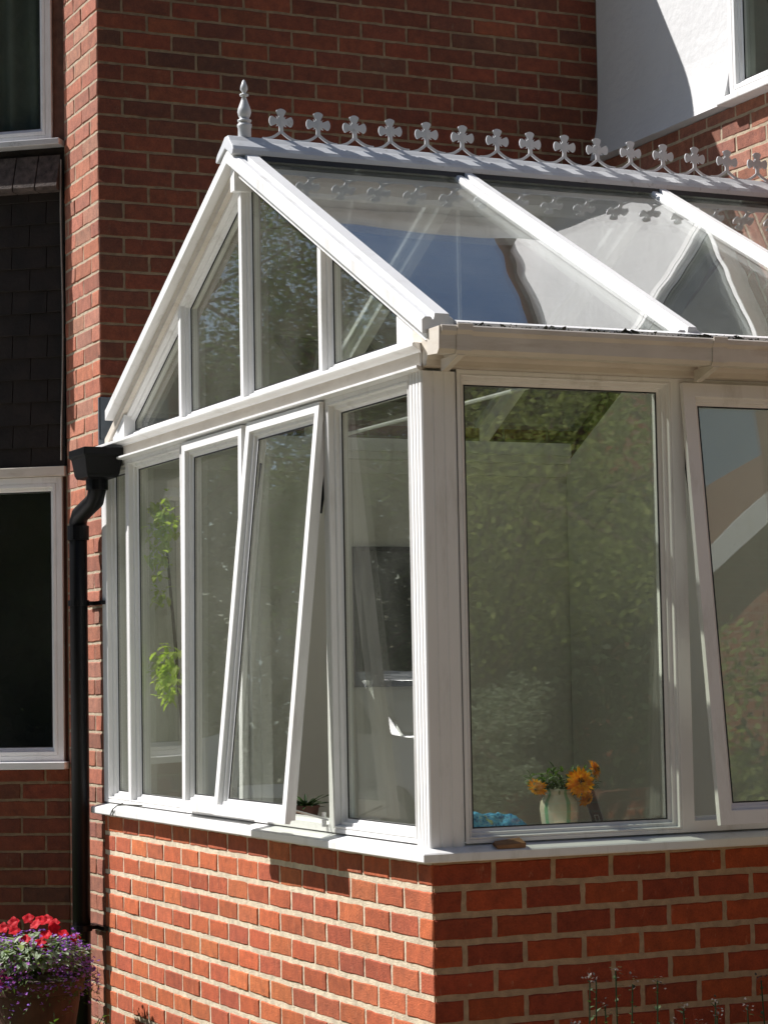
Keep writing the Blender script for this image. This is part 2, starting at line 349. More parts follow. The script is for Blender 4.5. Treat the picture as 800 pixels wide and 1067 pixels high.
mb = MB(); mb.extrude([(0, -.1), (.052, -.1), (.052, -.006), (0, -.006)], lambda p, t_: TC(p[0], t_, p[1]), 2.956, EZ); mb.extrude([(.0, -.1), (CL, -.1), (CL, -.006), (.0, -.006)], lambda p, t_: TC(p[0], t_, p[1]), 3.94, EZ)
mb.build('bay_cheek', plain('dim_brick_cheek', (.13, .06, .04), .9, .3, 25, .6), house)
mb = MB()   # rooms behind the bay windows
for z0, z1 in ((.15, 1.5), (2.9, 4.05)): mb.extrude([(.0, -.75), (.9, -.75), (.9, -.7), (.0, -.7)], lambda p, t_: TC(p[0], t_, p[1]), z0-.1, z1)
for z in (.1, 1.5, 2.88, 4.06): mb.extrude([(.0, -.75), (.9, -.75), (.9, -.1), (.0, -.1)], lambda p, t_: TC(p[0], t_, p[1]), z, z+.01)
mb.extrude([(-.04, -.75), (.0, -.75), (.0, -.1), (-.04, -.1)], lambda p, t_: TC(p[0], t_, p[1]), .1, 4.06)
mb.build('room', M['room'], house)
# bay roof
# rendered wing
mb = MB()
def rprof(z):
    if z > 3.3: return 0.0
    q = (3.3-z)/.36; return .055*q**2.2
zz = [2.94, 2.96, 2.99, 3.03, 3.08, 3.14, 3.2, 3.3, 3.8, 4.2, 4.40]
def rslab(y0, y1, z0, z1, mb):
    zs = [z0]+[z for z in zz if z0 < z < z1]+[z1]; n = len(zs)
    ys = [y0+(y1-y0)*i/12 for i in range(13)] if abs(y1-y0) > .5 else [y0, y1]
    vs = [TD(y, z, rprof(z)+.004*mnoise.noise(Vector((y*5, z*5, 0)))) for z in zs for y in ys]+[TD(y, z, -.2) for z in (z0, z1) for y in (y0, y1)]
    k = len(ys); fs = [(i*k+j, i*k+j+1, (i+1)*k+j+1, (i+1)*k+j) for i in range(n-1) for j in range(k-1)]; e = n*k
    fs += [(0, e, e+1, k-1), ((n-1)*k, n*k-1, e+3, e+2), tuple([i*k for i in range(n)]+[e+2, e]), tuple([i*k+k-1 for i in range(n)][::-1]+[e+1, e+3])]
    mb.add(vs, fs)
rslab(2.012, HY-.001, 2.94, 4.40, mb); rslab(.85, 2.011, 4.2, 4.40, mb); rslab(-1.6, .849, 2.94, 4.40, mb)
mb.build('rendered_wall', M['render'], house)
mb = MB(); mortar(mb, TD, -1.6, HY-.001, 1.3, 2.935); bricks(mb, TD, -1.6, HY-.012, 1.3, 2.935, .225, .075, .013, .013, [(.27, .105, .065), (.30, .12, .078), (.24, .09, .058), (.31, .13, .09)], 0, random.Random(6), ZR)
mb.build('wing_wall', [M['brick_old'], M['mortar_pale']], house)
mb = MB(); mb.box((DX, -1.6, GZ), (DX+.2, HY, 1.3)); mb.box((DX, -1.8, GZ), (DX+4, -1.6, 4.4)); mb.build('wing_base', bpy.data.materials['dim_brick'], house)
w3 = win(house, TD, .86, 2.005, 2.965, 4.19, .05, .02, .035, glassm=M['house_glass'], d0=.02, thick=.09)
mb = MB(); mb.box((DX-.075, .83, 2.935), (DX+.02, 2.03, 2.962)); mb.build('sill', M['upvc'], w3, bev=.004)
mb = MB(); mb.box((DX+.8, .6, 2.8), (DX+.85, 2.2, 4.4)); mb.box((DX+.1, .6, 2.8), (DX+.8, 2.2, 2.82)); mb.build('room', M['room'], house)
# eaves, roofs
mb = MB(); mb.box((-.12, HY-.12, EZ-.01), (DX-.001, HY-.10, EZ+.11)); mb.box((-.12, HY-.10, EZ+.001), (DX-.001, HY+.02, EZ+.012)); mb.build('fascia', M['upvc'], house)
mb = MB(); gp = [(math.cos(a)*.055, math.sin(a)*.055) for a in [math.pi+math.pi*i/10 for i in range(11)]]; gp += [(p[0]*.9, p[1]*.9) for p in gp[::-1]]
mb.extrude(gp, lambda p, t_: (t_, HY-.177+p[0], EZ+.10+p[1]), -.15, DX-.001); mb.build('gutter', M['upvc'], house)
mb = MB(); mb.add([(-.15, HY-.14, EZ+.11), (DX+.3, HY-.14, EZ+.11), (DX+.3, HY+2.4, EZ+.95), (-.15, HY+2.4, EZ+.95), (-.15, HY+5, EZ+.12), (DX+.3, HY+5, EZ+.12)], [(0, 1, 2, 3), (3, 2, 5, 4), (0, 3, 4)])
mb.add([(DX-.05, -1.9, 4.41), (DX-.05, HY+1.5, 4.41), (DX+2, HY+1.5, 5.3), (DX+2, -1.9, 5.3), (DX+4.3, -1.9, 4.41), (DX+4.3, HY+1.5, 4.41)], [(0, 3, 2, 1), (3, 4, 5, 2), (0, 4, 3)])
mb.build('roof', M['roof_tile'], house)
# lead flashing at the corner over the box gutter
mb = MB(); mb.box((-.007, HY-.012, 1.53), (.30, HY-.001, 1.742)); mb.box((-.007, HY-.012, 1.53), (-.001, HY+.012, 1.742)); mb.box((-.009, HY-.02, 1.44), (.14, HY-.013, 1.56)); mb.build('lead_flashing', M['lead'], house, bev=.002)

# ================================================================ conservatory
cons = thing('conservatory', 'white framed glass conservatory on a low orange red brick wall', 'conservatory', (0, 0, GZ))
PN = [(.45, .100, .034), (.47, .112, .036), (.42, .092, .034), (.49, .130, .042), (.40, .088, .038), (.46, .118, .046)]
PS = [(.37, .064, .018), (.35, .058, .018), (.34, .056, .019), (.39, .072, .019), (.32, .053, .019)]  # garden face bricks of the same wall, shade put into the colour
BH = .0792
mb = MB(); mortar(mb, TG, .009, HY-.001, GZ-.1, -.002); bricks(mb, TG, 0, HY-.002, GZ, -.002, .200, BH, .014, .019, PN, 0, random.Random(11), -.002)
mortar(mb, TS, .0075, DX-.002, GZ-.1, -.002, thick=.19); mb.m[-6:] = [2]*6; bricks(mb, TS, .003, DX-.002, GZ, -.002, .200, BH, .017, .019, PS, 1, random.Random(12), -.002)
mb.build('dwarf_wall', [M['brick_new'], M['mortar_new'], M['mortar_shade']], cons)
# sill
SO = .045
sp = [(-.0, -.0), (SO, 0), (SO+.003, .004), (SO+.003, .024), (SO-.002, .028), (-.02, .046), (-.12, .046), (-.12, .0)]
mb = MB()
n = len(sp)
pts = []
for end in ('a', 'c', 'b'):
    for d, z in sp:
        if end == 'a': pts.append((-d, HY+.03 if d > 0 else HY-.002, z))
        elif end == 'c': pts.append((-d, -d, z))
        else: pts.append((DX-.002, -d, z))
mb.add(pts, [(j*n+i, j*n+(i+1) % n, (j+1)*n+(i+1) % n, (j+1)*n+i) for j in (0, 1) for i in range(n)]+[tuple(range(n))])
mb.build('sill', M['upvc'], cons)
# corner post with reeds
mb = MB()
def reeded(w0, w1, T, n, dep=.004):
    pr = []; s_ = (w1-w0)/n
    for i in range(n):
        a = w0+i*s_; pr += [(a, -.0 if i else 0), (a+s_*.10, 0), (a+s_*.72, 0), (a+s_*.80, -dep), (a+s_*.93, -dep)]
    pr += [(w1, 0)]; return pr
pr = [(d, -0) for d in ()]
gx = [(-d, u) for u, d in reeded(.004, .090, None, 4)]      # on the gable side, x = -d
sx = [(u, -d) for u, d in reeded(.004, .112, None, 3, .0025)]
poly = gx[::-1] + sx + [(.112, .06), (.06, .090)]
mb.extrude([(p[0]-.006, p[1]-.006) for p in poly], lambda p, t_: (p[0], p[1], t_), .034, 1.447)
mb.build('corner_post', M['upvc'], cons)
zb, zt_ = .047, 1.446
# gable side lower windows
W5 = win(cons, TG, .086, .735, zb, zt_, .022, .024, .04, closed=False)
win(cons, TG, 2.14, 2.80, zb, zt_, .020, .024, .04, closed=False)
win(cons, TG, 2.801, 3.10, zb, zt_, .022, .024, .04, closed=False)
mb = MB()   # outer frame round the two opening lights
mb.ring([(.736, zb), (1.452, zb), (1.452, zt_), (.736, zt_)], [(0, -.001), (.022, -.001), (.022, -.03), (.034, -.032), (.034, -.07), (0, -.07)], TG)
mb.ring([(1.453, zb), (2.139, zb), (2.139, zt_), (1.453, zt_)], [(0, -.001), (.022, -.001), (.022, -.03), (.034, -.032), (.034, -.07), (0, -.07)], TG)
mb.build('window_frame', M['upvc'], cons)
mb = MB(); mb.box((.0, 3.101, .047), (.06, HY-.004, 1.44)); mb.build('end_post', M['upvc'], cons)
def sash(T, u0, u1, v0, v1, theta, hz, dh, flw=.036):
    """top hung sash turning about (v=hz, depth=dh)"""
    ct, st = math.cos(theta), math.sin(theta)
    def T2(u, v, d):
        q = v-hz; e = d-dh; return T(u, hz+q*ct+e*st*1.0, dh+e*ct-q*st)
    o = win(cons, T2, u0, u1, v0, v1, flw, .024, .032, name='opening_sash', d0=.018, thick=.040, groove=False)
    h = MB(); c = (u0+u1)/2
    h.add([T2(c-.05, v0+.015, -.035), T2(c+.05, v0+.015, -.035), T2(c+.05, v0+.035, -.035), T2(c-.05, v0+.035, -.035), T2(c-.05, v0+.015, -.05), T2(c+.05, v0+.015, -.05), T2(c+.05, v0+.035, -.05), T2(c-.05, v0+.035, -.05)], [(0, 1, 2, 3), (4, 5, 6, 7), (0, 1, 5, 4), (2, 3, 7, 6), (0, 3, 7, 4), (1, 2, 6, 5)])
    h.build('handle', M['upvc'], o)
    return o, T2
s3, _ = sash(TG, 1.450, 2.082, .060, 1.440, math.radians(.6), 1.436, 0)
s4, T4 = sash(TG, .742, 1.402, .070, 1.440, math.radians(6.0), 1.436, 0)
for y in (.772, 1.39): mb = MB(); mb.tube([(.03, y, 1.30), T4(y, 1.08, -.03)], .006, 6); mb.build('stay', M['black'], s4)
mb = MB(); mb.tube([T4(.79, .12, .0), (.0, .765, .085)], .004, 6); mb.box((-.012, .775, .062), (-.003, .79, .11)); mb.build('catch', M['metal'], s4)
# garden side lower windows
win(cons, TS, .113, .868, zb, zt_+.010, .018, .024, .04, closed=False)
mb = MB(); mb.ring([(.869, zb), (1.66, zb), (1.66, zt_+.010), (.869, zt_+.010)], [(0, -.001), (.034, -.001), (.034, -.03), (.044, -.032), (.044, -.07), (0, -.07)], TS); mb.build('window_frame', M['upvc'], cons)
win(cons, TS, 1.661, DX-.003, zb, zt_+.010, .04, .024, .04, closed=False)
s5, T5 = sash(TS, .890, 1.60, .066, 1.440, math.radians(6.2), 1.440, 0, .044)
mb = MB()
mb.tube([(.915, .03, 1.28), T5(.915, 1.02, -.025)], .006, 6); mb.build('stay', M['black'], s5)
# eaves beam: moulded ledge round both sides
lp = [(.002, 1.4465), (.026, 1.448), (.034, 1.451), (.034, 1.458), (.008, 1.461), (.003, 1.470), (.003, 1.498), (.010, 1.508), (.036, 1.511), (.046, 1.515), (.046, 1.523), (.042, 1.526), (-.01, 1.532), (-.08, 1.532), (-.08, 1.4465)]
mb = MB(); n = len(lp); pts = [(-d, HY-.003, z) for d, z in lp]+[(-d, -min(d, .034)*1.0, z) for d, z in lp]
mb.add(pts, [(i, (i+1) % n, n+(i+1) % n, n+i) for i in range(n)]+[tuple(range(n)), tuple(range(2*n-1, n-1, -1))]); mb.build('gable_ledge', M['upvc'], cons)
mb = MB(); fp = [(0.0, 1.457), (.030, 1.460), (.033, 1.476), (.040, 1.484), (.046, 1.498), (.085, 1.506), (.085, 1.575), (-.06, 1.575), (-.06, 1.457)]
mb.extrude([(-d, z) for d, z in fp], lambda p, t_: (t_, p[0], p[1]), .0, DX-.003); mb.build('eaves_fascia', M['upvc_old_shade'], cons)
mb = MB(); mb.extrude([(HY-.06, 1.44), (HY-.004, 1.43), (HY-.004, 1.59), (HY-.11, 1.59), (HY-.11, 1.535), (HY-.10, 1.53), (HY-.10, 1.50), (HY-.07, 1.495)], lambda p, t_: (t_, p[0], p[1]), .08, 2.2); mb.build('rear_beam', M['upvc'], cons)
mb = MB(); mb.box((-.006, .001, 1.4625), (-.0035, HY-.006, 1.5075)); mb.box((-.004, .101, 1.4475), (-.002, HY-.006, 1.4505)); mb.build('eaves_cove', M['upvc_old_shade'], cons)  # weathered strips that also paint in the shade under the ledge lip
# roof
RY, YE = 1.50, -.09; ZE = 1.585; SL = .53; FE = 2*RY-YE
def zr(y): return ZE+(RY-abs(y-RY)-YE)*SL
def slope_bar(mb, prof, ya, yb): mb.extrude(prof, lambda p, t_: (p[0], t_, zr(t_)+p[1]*1.13), ya, yb)
cap = lambda x0, x1: [(x0, -.034 if x0 < 0 else -.065), (x0, .002), (x0+.010, .010), (x0+.030, .010), (x0+.033, .003), (x0+.038, .003), (x0+.042, .020), (x1-.016, .020), (x1-.012, .010), (x1-.003, .008), (x1, .001), (x1, -.034 if x0 < 0 else -.065)]
bars = [(-.042, .062, True), (.828, .915, False), (1.668, 1.755, False)]
for x0, x1, end in bars:
    pr = cap(x0, x1)
    if not end: pr = [(x0+.02, -.07), (x0+.02, -.02), (x0, -.018)]+pr[1:-1]+[(x1, -.018), (x1-.02, -.02), (x1-.02, -.07)]
    for ya, yb in ((YE-.004, RY-.001), (FE-.14, RY+.001)):
        mb = MB(); slope_bar(mb, pr, ya, yb); mb.build('roof_bar', M['upvc'], cons)
for xa, xb in ((.063, .846), (.897, 1.686), (1.737, DX-.004)):
    for ya, yb in ((YE-.02, RY-.02), (FE-.14, RY+.02)):
        mb = MB(); h = -.002
        mb.add([(xa, ya, zr(ya)+h), (xb, ya, zr(ya)+h), (xb, yb, zr(yb)+h), (xa, yb, zr(yb)+h), (xa, ya, zr(ya)+h-.02), (xb, ya, zr(ya)+h-.02), (xb, yb, zr(yb)+h-.02), (xa, yb, zr(yb)+h-.02)], [(0, 1, 2, 3), (4, 7, 6, 5)])
        mb.build('roof_pane', M['roof_glass'], cons)
mb = MB(); mb.extrude([(YE-.028, ZE-.036), (YE-.028, ZE-.006), (YE+.0, ZE+.004), (YE+.006, ZE-.0), (YE+.006, ZE-.036)], lambda p, t_: (t_, p[0], p[1]), .063, DX-.004); mb.build('glazing_trim', M['upvc'], cons)
# rake boards on the gable, under the end bars
A = 1.13
def inner_poly(y0, y1, base=1.532, off=.070):
    """gable light between y0 and y1, following the slopes"""
    top = lambda y: zr(y)-off*A
    yl = RY-(top(RY)-base)/SL; yh = RY+(top(RY)-base)/SL
    y0 = max(y0, yl); y1 = min(y1, yh); P = [(y0, base), (y1, base)]
    if top(y1) > base+.001: P.append((y1, top(y1)))
    if y0 < RY < y1: P.append((RY, top(RY)))
    if top(y0) > base+.001: P.append((y0, top(y0)))
    return P
for y0, y1 in ((.16, .80), (.801, 1.52), (1.521, 2.18), (2.181, 2.86)):
    P = inner_poly(y0, y1)
    win(cons, TG, 0, 0, 0, 0, .015, .022, .036, poly=P, closed=False, name='gable_window', d0=-.014, groove=False)
for sgn in (1, -1):
    mb = MB(); F = lambda y: y if sgn > 0 else 2*RY-y
    q = [(YE+.02, zr(YE+.02)-.035*A), (RY, zr(RY)-.035*A), (RY, zr(RY)-.0705*A), (RY-(zr(RY)-.0705*A-1.532)/SL, 1.532), (YE+.02, 1.532)]
    mb.extrude([(F(p[0]) if abs(p[0]-RY) > 1e-6 else RY+.0005*-sgn, p[1]) for p in q], lambda p, t_: (t_, p[0], p[1]), -.006, .06)
    mb.build('bargeboard', M['upvc' if sgn > 0 else 'upvc_old_shade'], cons)  # left board is darker to paint in its shaded soffit
# corner gusset panels at both lower ends of the gable
for ya, yb in ((-.01, .175), (2.83, 2.98)):
    mb = MB(); lo = ya if ya < 1 else yb; hi = yb if ya < 1 else ya
    zt2 = zr(hi)-.079*A
    mb.extrude([(lo, 1.532), (hi, 1.532), (hi, zt2), (lo, max(1.536, zr(lo)-.079*A))], lambda p, t_: (t_, p[0], p[1]), .001, .05); mb.build('gusset', M['upvc'], cons)
# ridge
RZ = zr(RY)
rp = [(-.085, -.030), (-.085, -.012), (-.076, .002), (-.040, .030), (-.018, .052), (.018, .052), (.040, .030), (.076, .002), (.085, -.012), (.085, -.030), (.07, -.034), (0, .006), (-.07, -.034)]
rp = [(p[0], p[1]+.008) for p in rp]
mb = MB(); mb.extrude(rp, lambda p, t_: (t_ if t_ > 0 else -.045-(.030-p[1])*.12, RY+p[0], RZ+p[1]), -.045, DX-.005)
ridge = mb.build('ridge_cap', M['upvc_grey'], cons, bev=.004)
mb = MB()
for s_ in (1, -1): mb.extrude([(s_*.074, -.036), (s_*.089, -.042), (s_*.083, -.022), (s_*.072, -.022)], lambda p, t_: (t_, RY+p[0], RZ+p[1]), .062, DX-.006)
mb.build('ridge_seal', M['rubber'], ridge)
mb = MB(); mb.box((-.02, RY-.02, RZ-.14), (DX-.01, RY+.02, RZ-.05)); mb.build('ridge_beam', M['upvc'], cons)
mb = MB(); mb.box((-.030, RY-.1, RZ-.11), (-.038, RY+.10, RZ-.03)); 
def fleur_outline():
    P = []
    def petal(a0):
        for da, r in ((-21, .016), (-26, .030), (-29, .040), (-22, .0425), (-10, .0445), (0, .045), (10, .0445), (22, .0425), (29, .040), (26, .030), (21, .016)): P.append((a0+da, r))
    return P
def fleur(x):
    mb = MB(); cz = RZ+.061+.070; th = .005; cy = RY
    out = []
    for k, a0 in enumerate((90, 180, 270, 0)):
        pet = ((-32, .018), (-19, .025), (-22, .033), (-27, .040), (-22, .0435), (-10, .0455), (0, .046), (10, .0455), (22, .0435), (27, .040), (22, .033), (19, .025), (32, .018)) if a0 != 270 else ((-30, .018), (-17, .025), (-12, .040), (12, .040), (17, .025), (30, .018))
        for da, r in pet: out.append((a0+da, r))
        out += [(a0+41, .019), (a0+45, .0265), (a0+49, .019)]
    out = [(a, r*1.02) for a, r in out]
    pts2 = [(r*math.cos(math.radians(a)), r*math.sin(math.radians(a))) for a, r in out]
    n = len(pts2)
    vs = [(x, cy-th, cz), (x, cy+th, cz)]+[(x+p[0], cy-th*.6, cz+p[1]) for p in pts2]+[(x+p[0], cy+th*.6, cz+p[1]) for p in pts2]
    fs = [(0, 2+i, 2+(i+1) % n) for i in range(n)]+[(1, 2+n+(i+1) % n, 2+n+i) for i in range(n)]+[(2+i, 2+n+i, 2+n+(i+1) % n, 2+(i+1) % n) for i in range(n)]
    mb.add(vs, fs)
    for sg in (1, -1):   # scroll arms curving down to the ridge
        pr = []; 
        for i in range(9):
            q = i/8; xx = sg*(.002+.0715*q); z = cz-.038-(.032)*(1-(1-q)**2.0)
            pr.append((xx, z, .0055+.002*abs(q-.5)))
        vs = []
        for xx, z, w_ in pr: vs += [(x+xx, cy-th*.6, z-w_), (x+xx, cy-th*.6, z+w_), (x+xx, cy+th*.6, z+w_), (x+xx, cy+th*.6, z-w_)]
        mb.add(vs, [(i*4+j, i*4+(j+1) % 4, (i+1)*4+(j+1) % 4, (i+1)*4+j) for i in range(8) for j in range(4)])
    return mb.build('fleuron', M['upvc_grey'], ridge, loc=(x, RY, RZ+.07))
fl0 = None
for k in range(16):
    x = .172+k*.1463
    if fl0 is None: fl0 = fleur(x)
    else:
        o = fl0.copy(); COL.objects.link(o); o.parent = ridge; o.location = fl0.location+Vector((k*.1463+rnd.uniform(-.002, .002), 0, 0)); o.rotation_euler = (math.radians(rnd.uniform(-2, 2)), math.radians(rnd.uniform(-2.2, 2.2)), math.radians(rnd.uniform(-3, 3)))
mb = MB(); mb.lathe([(.0, .205), (.004, .200), (.010, .180), (.011, .168), (.006, .158), (.005, .153), (.013, .150), (.013, .145), (.006, .141), (.010, .125), (.018, .098), (.020, .085), (.017, .070), (.012, .060), (.020, .056), (.020, .050), (.013, .046), (.021, .040), (.021, .030), (.019, .026), (.019, -.01)], (.030, RY, RZ+.068), 20); mb.v = [(.030+(p[0]-.030)*1.25, RY+(p[1]-RY)*1.25, p[2]) for p in mb.v]
mb.build('finial', M['upvc_grey'], ridge, smooth=True)
# gutter on the garden side
gpz = [(-.088, 1.590), (-.092, 1.590), (-.092, 1.512), (-.158, 1.508), (-.170, 1.520), (-.172, 1.560), (-.180, 1.572), (-.180, 1.586), (-.176, 1.590), (-.172, 1.586), (-.168, 1.560), (-.164, 1.522), (-.155, 1.514), (-.096, 1.518), (-.096, 1.590)]
mb = MB(); mb.extrude(gpz[1:], lambda p, t_: (t_, p[0], p[1]-.03), -.02, DX-.006); mb.extrude([(-.092, 1.510), (-.158, 1.506), (-.170, 1.520), (-.174, 1.586), (-.092, 1.586)], lambda p, t_: (t_, p[0], p[1]-.03), -.026, -.0205)
gut = mb.build('gutter', M['upvc_old_shade'], cons)
for bx_ in (.03, .905, 1.78):
    mb = MB(); o_ = [(p[0]+(.0 if p[0] > -.1 else -.004), p[1]-.004 if p[1] < 1.55 else p[1]+.003) for p in [(-.088, 1.512), (-.158, 1.508), (-.170, 1.520), (-.172, 1.560), (-.180, 1.572), (-.180, 1.590)]]
    i_ = [(p[0]+.003, p[1]+.003) for p in o_[::-1]]
    mb.extrude(o_+i_, lambda p, t_: (t_, p[0], p[1]-.03), bx_, bx_+.05)
    mb.extrude([(-.05, 1.470), (-.06, 1.470), (-.165, 1.503), (-.165, 1.507), (-.05, 1.507)], lambda p, t_: (t_, p[0], p[1]-.03), bx_+.008, bx_+.03); mb.build('bracket', M['upvc_old_shade'], gut)
mb = MB(); rg = random.Random(5)
for i in range(1100):
    x = rg.uniform(.05, DX-.05); s_ = rg.uniform(.003, .011)*(1 if mnoise.noise(Vector((x*6, 0, 0))) > -.05 else .45); y = rg.uniform(-.165, -.105); z = 1.560+rg.uniform(-.004, .011)
    p = [(x+s_*rg.uniform(-1.6, 1.6), y+s_*rg.uniform(-1, 1), z+s_*rg.uniform(-1, .9)) for _ in range(5)]; mb.add(p, [(0, 1, 2), (0, 2, 3), (1, 3, 4), (0, 1, 4)])
o = mb.build('gutter_moss_shadow', M['grit'], gut); o['kind'] = 'stuff'  # black bits also paint in the shadow gap under the glazing trim
mb = MB(); mb.box((-.034, -.17, 1.555), (-.027, -.02, 1.64)); mb.box((-.034, -.02, 1.545), (-.0365, .03, 1.60)); 
# tie rod and bars under the ridge
mb = MB(); mb.tube([(.88, RY, RZ-.1), (.88, RY, 1.56)], .008, 8); mb.tube([(.88, .03, 1.55), (.88, 3.05, 1.55)], .008, 8); mb.tube([(.88, RY, RZ-.12), (.88, RY, RZ-.09)], .02, 10)
mb.build('tie_rod', M['upvc'], cons)
# inside
mb = MB(); mb.box((.006, HY-.052, -.9), (2.212, HY-.03, 1.52)); mb.extrude([(.12, -.9), (HY-.06, -.9), (HY-.06, 1.50), (RY, zr(RY)-.09), (.12, zr(.12)-.09)], lambda p, t_: (t_, p[0], p[1]), 2.2, 2.24); mb.build('inner_wall', M['plaster'], cons)
mb = MB(); mb.box((.1, .1, -.92), (2.4, HY-.06, -.9)); mb.build('floor', M['floor'], cons)
mb = MB(); mb.box((.075, .075, .02), (.26, HY-.06, .042)); mb.box((.26, .075, .02), (2.19, .26, .042)); mb.box((.10, .10, -.9), (.13, HY-.06, .02)); mb.box((.13, .10, -.9), (2.19, .13, .02)); mb.build('window_board', M['upvc'], cons)

dr = MB(); TI = lambda u, v, d: (2.2-d, u, v); idoor = thing('interior_door', 'pale panelled door in the right inner wall of the conservatory', 'door', (2.2, .9, -.9))
slab_ = lambda mb, u0, u1, v0, v1, d: mb.box((2.2-d, u0, v0), (2.199, u1, v1))
slab_(dr, .55, 1.35, -.9, 1.05, .012); dr.build('leaf', plain('door_paint', (.5, .5, .46), .4, .03, 3), idoor)
dr = MB(); slab_(dr, .47, .549, -.9, 1.13, .03); slab_(dr, 1.351, 1.43, -.9, 1.13, .03); slab_(dr, .55, 1.35, 1.051, 1.13, .03); dr.build('frame', M['upvc'], idoor)
dr = MB(); dr.tube([(2.188, .63, .1), (2.15, .63, .1), (2.15, .74, .1)], .009, 8); dr.build('handle', M['metal'], idoor)
# ================================================================ drainpipe, cable
dp = thing('drainpipe', 'black plastic drainpipe with hopper head beside the conservatory corner', 'drainpipe', (-.085, 3.2, GZ))
mb = MB(); hx, hy = -.085, 2.93
def rect(hw, hd, z, sk=0): return [(hx-hw, hy-hd, z), (hx+hw, hy-hd, z), (hx+hw, hy+hd, z), (hx-hw, hy+hd, z)]
lv = [(.045, .045, 1.372), (.064, .080, 1.378), (.070, .088, 1.392), (.080, .100, 1.460), (.088, .108, 1.466), (.088, .108, 1.498), (.078, .098, 1.498), (.072, .09, 1.46)]
vs = []
for a_, b_, z in lv: vs += rect(a_, b_, z)
mb.add(vs, [(j*4+i, j*4+(i+1) % 4, (j+1)*4+(i+1) % 4, (j+1)*4+i) for j in range(len(lv)-1) for i in range(4)]+[(3, 2, 1, 0), (28, 29, 30, 31)])
mb.build('hopper', M['black'], dp, bev=.004)
mb = MB(); mb.tube([(hx, hy, 1.40), (hx, hy, 1.33), (hx, hy+.03, 1.29), (hx, 3.17, 1.245), (hx, 3.2, 1.215), (hx, 3.2, 1.19), (hx, 3.2, GZ+.02)], .0375, 20); mb.build('pipe', M['black'], dp, smooth=True)
mb = MB(); mb.tube([(hx, 3.2, 1.14), (hx, 3.2, 1.20)], .046, 20); mb.build('collar', M['black'], dp); mb = MB(); mb.tube([(hx, hy, 1.33), (hx, hy, 1.375)], .046, 20); mb.build('collar', M['black'], dp)
for z in (.875, -.475):
    mb = MB(); mb.tube([(hx, 3.2, z-.012), (hx, 3.2, z+.012)], .045, 20); mb.box((hx, 3.19, z-.008), (-.001, 3.21, z+.008)); mb.box((-.02, 3.10, z-.008), (-.001, 3.3, z+.008)); mb.build('clip', M['black'], dp)
mb = MB(); pts = []
for i in range(24):
    q = i/23; z = 2.86-q*1.34; s_ = .004+.003*math.sin(q*9)+(.045*max(0, q-.72)**1.3 if q > .72 else 0); pts.append(TC(s_, z, .03))
mb.tube(pts, .0035, 6); tag(mb.build('cable', M['cable']), 'thin grey cable hanging down the dark tiles above the lower window', 'cable')

# ================================================================ things on the sill
def leafmesh(mb, c, d, up, ln, wd, col, bend=.2, mi=0):
    d = Vector(d).normalized(); s_ = d.cross(Vector(up)); s_ = s_.normalized() if s_.length > 1e-4 else d.orthogonal().normalized(); nn = s_.cross(d); c = Vector(c)
    p = [c, c+d*ln*.35+s_*wd*.5+nn*bend*ln*.1, c+d*ln*.75+s_*wd*.35-nn*bend*ln*.1, c+d*ln-nn*bend*ln*.4, c+d*ln*.75-s_*wd*.35-nn*bend*ln*.1, c+d*ln*.35-s_*wd*.5+nn*bend*ln*.1, c+d*ln*.5-nn*0.0]
    mb.add(p, [(0, 1, 6), (1, 2, 6), (2, 3, 6), (3, 4, 6), (4, 5, 6), (5, 0, 6)], mi, col)
vase = thing('vase', 'cream vase with green vertical stripes behind the front window', 'vase', (.512, .155, .042))
m, t, b = newmat('striped_glaze'); tc = nd(t, 'ShaderNodeTexCoord'); sx_ = nd(t, 'ShaderNodeSeparateXYZ'); t.links.new(tc.outputs['Object'], sx_.inputs[0])
at = nd(t, 'ShaderNodeMath', operation='ARCTAN2'); t.links.new(sx_.outputs[0], at.inputs[1]); t.links.new(sx_.outputs[1], at.inputs[0])
wv = nd(t, 'ShaderNodeMath', operation='MULTIPLY'); t.links.new(at.outputs[0], wv.inputs[0]); wv.inputs[1].default_value = 5.0
sn = nd(t, 'ShaderNodeMath', operation='SINE'); ph = nd(t, 'ShaderNodeMath', operation='ADD'); t.links.new(wv.outputs[0], ph.inputs[0]); ph.inputs[1].default_value = 3.0; t.links.new(ph.outputs[0], sn.inputs[0])
c = ramp(t, sn.outputs[0], .72, .92, (.50, .46, .36), (.17, .33, .19)); t.links.new(c, b.inputs['Base Color']); b.inputs['Roughness'].default_value = .2
mb = MB(); mb.lathe([(.0, 0), (.040, 0), (.046, .01), (.056, .05), (.060, .085), (.057, .108), (.044, .126), (.040, .136), (.048, .147), (.045, .147), (.037, .136), (.035, .10)], (.512, .155, .042), 32); mb.build('body', m, vase, smooth=True)
rg = random.Random(21)
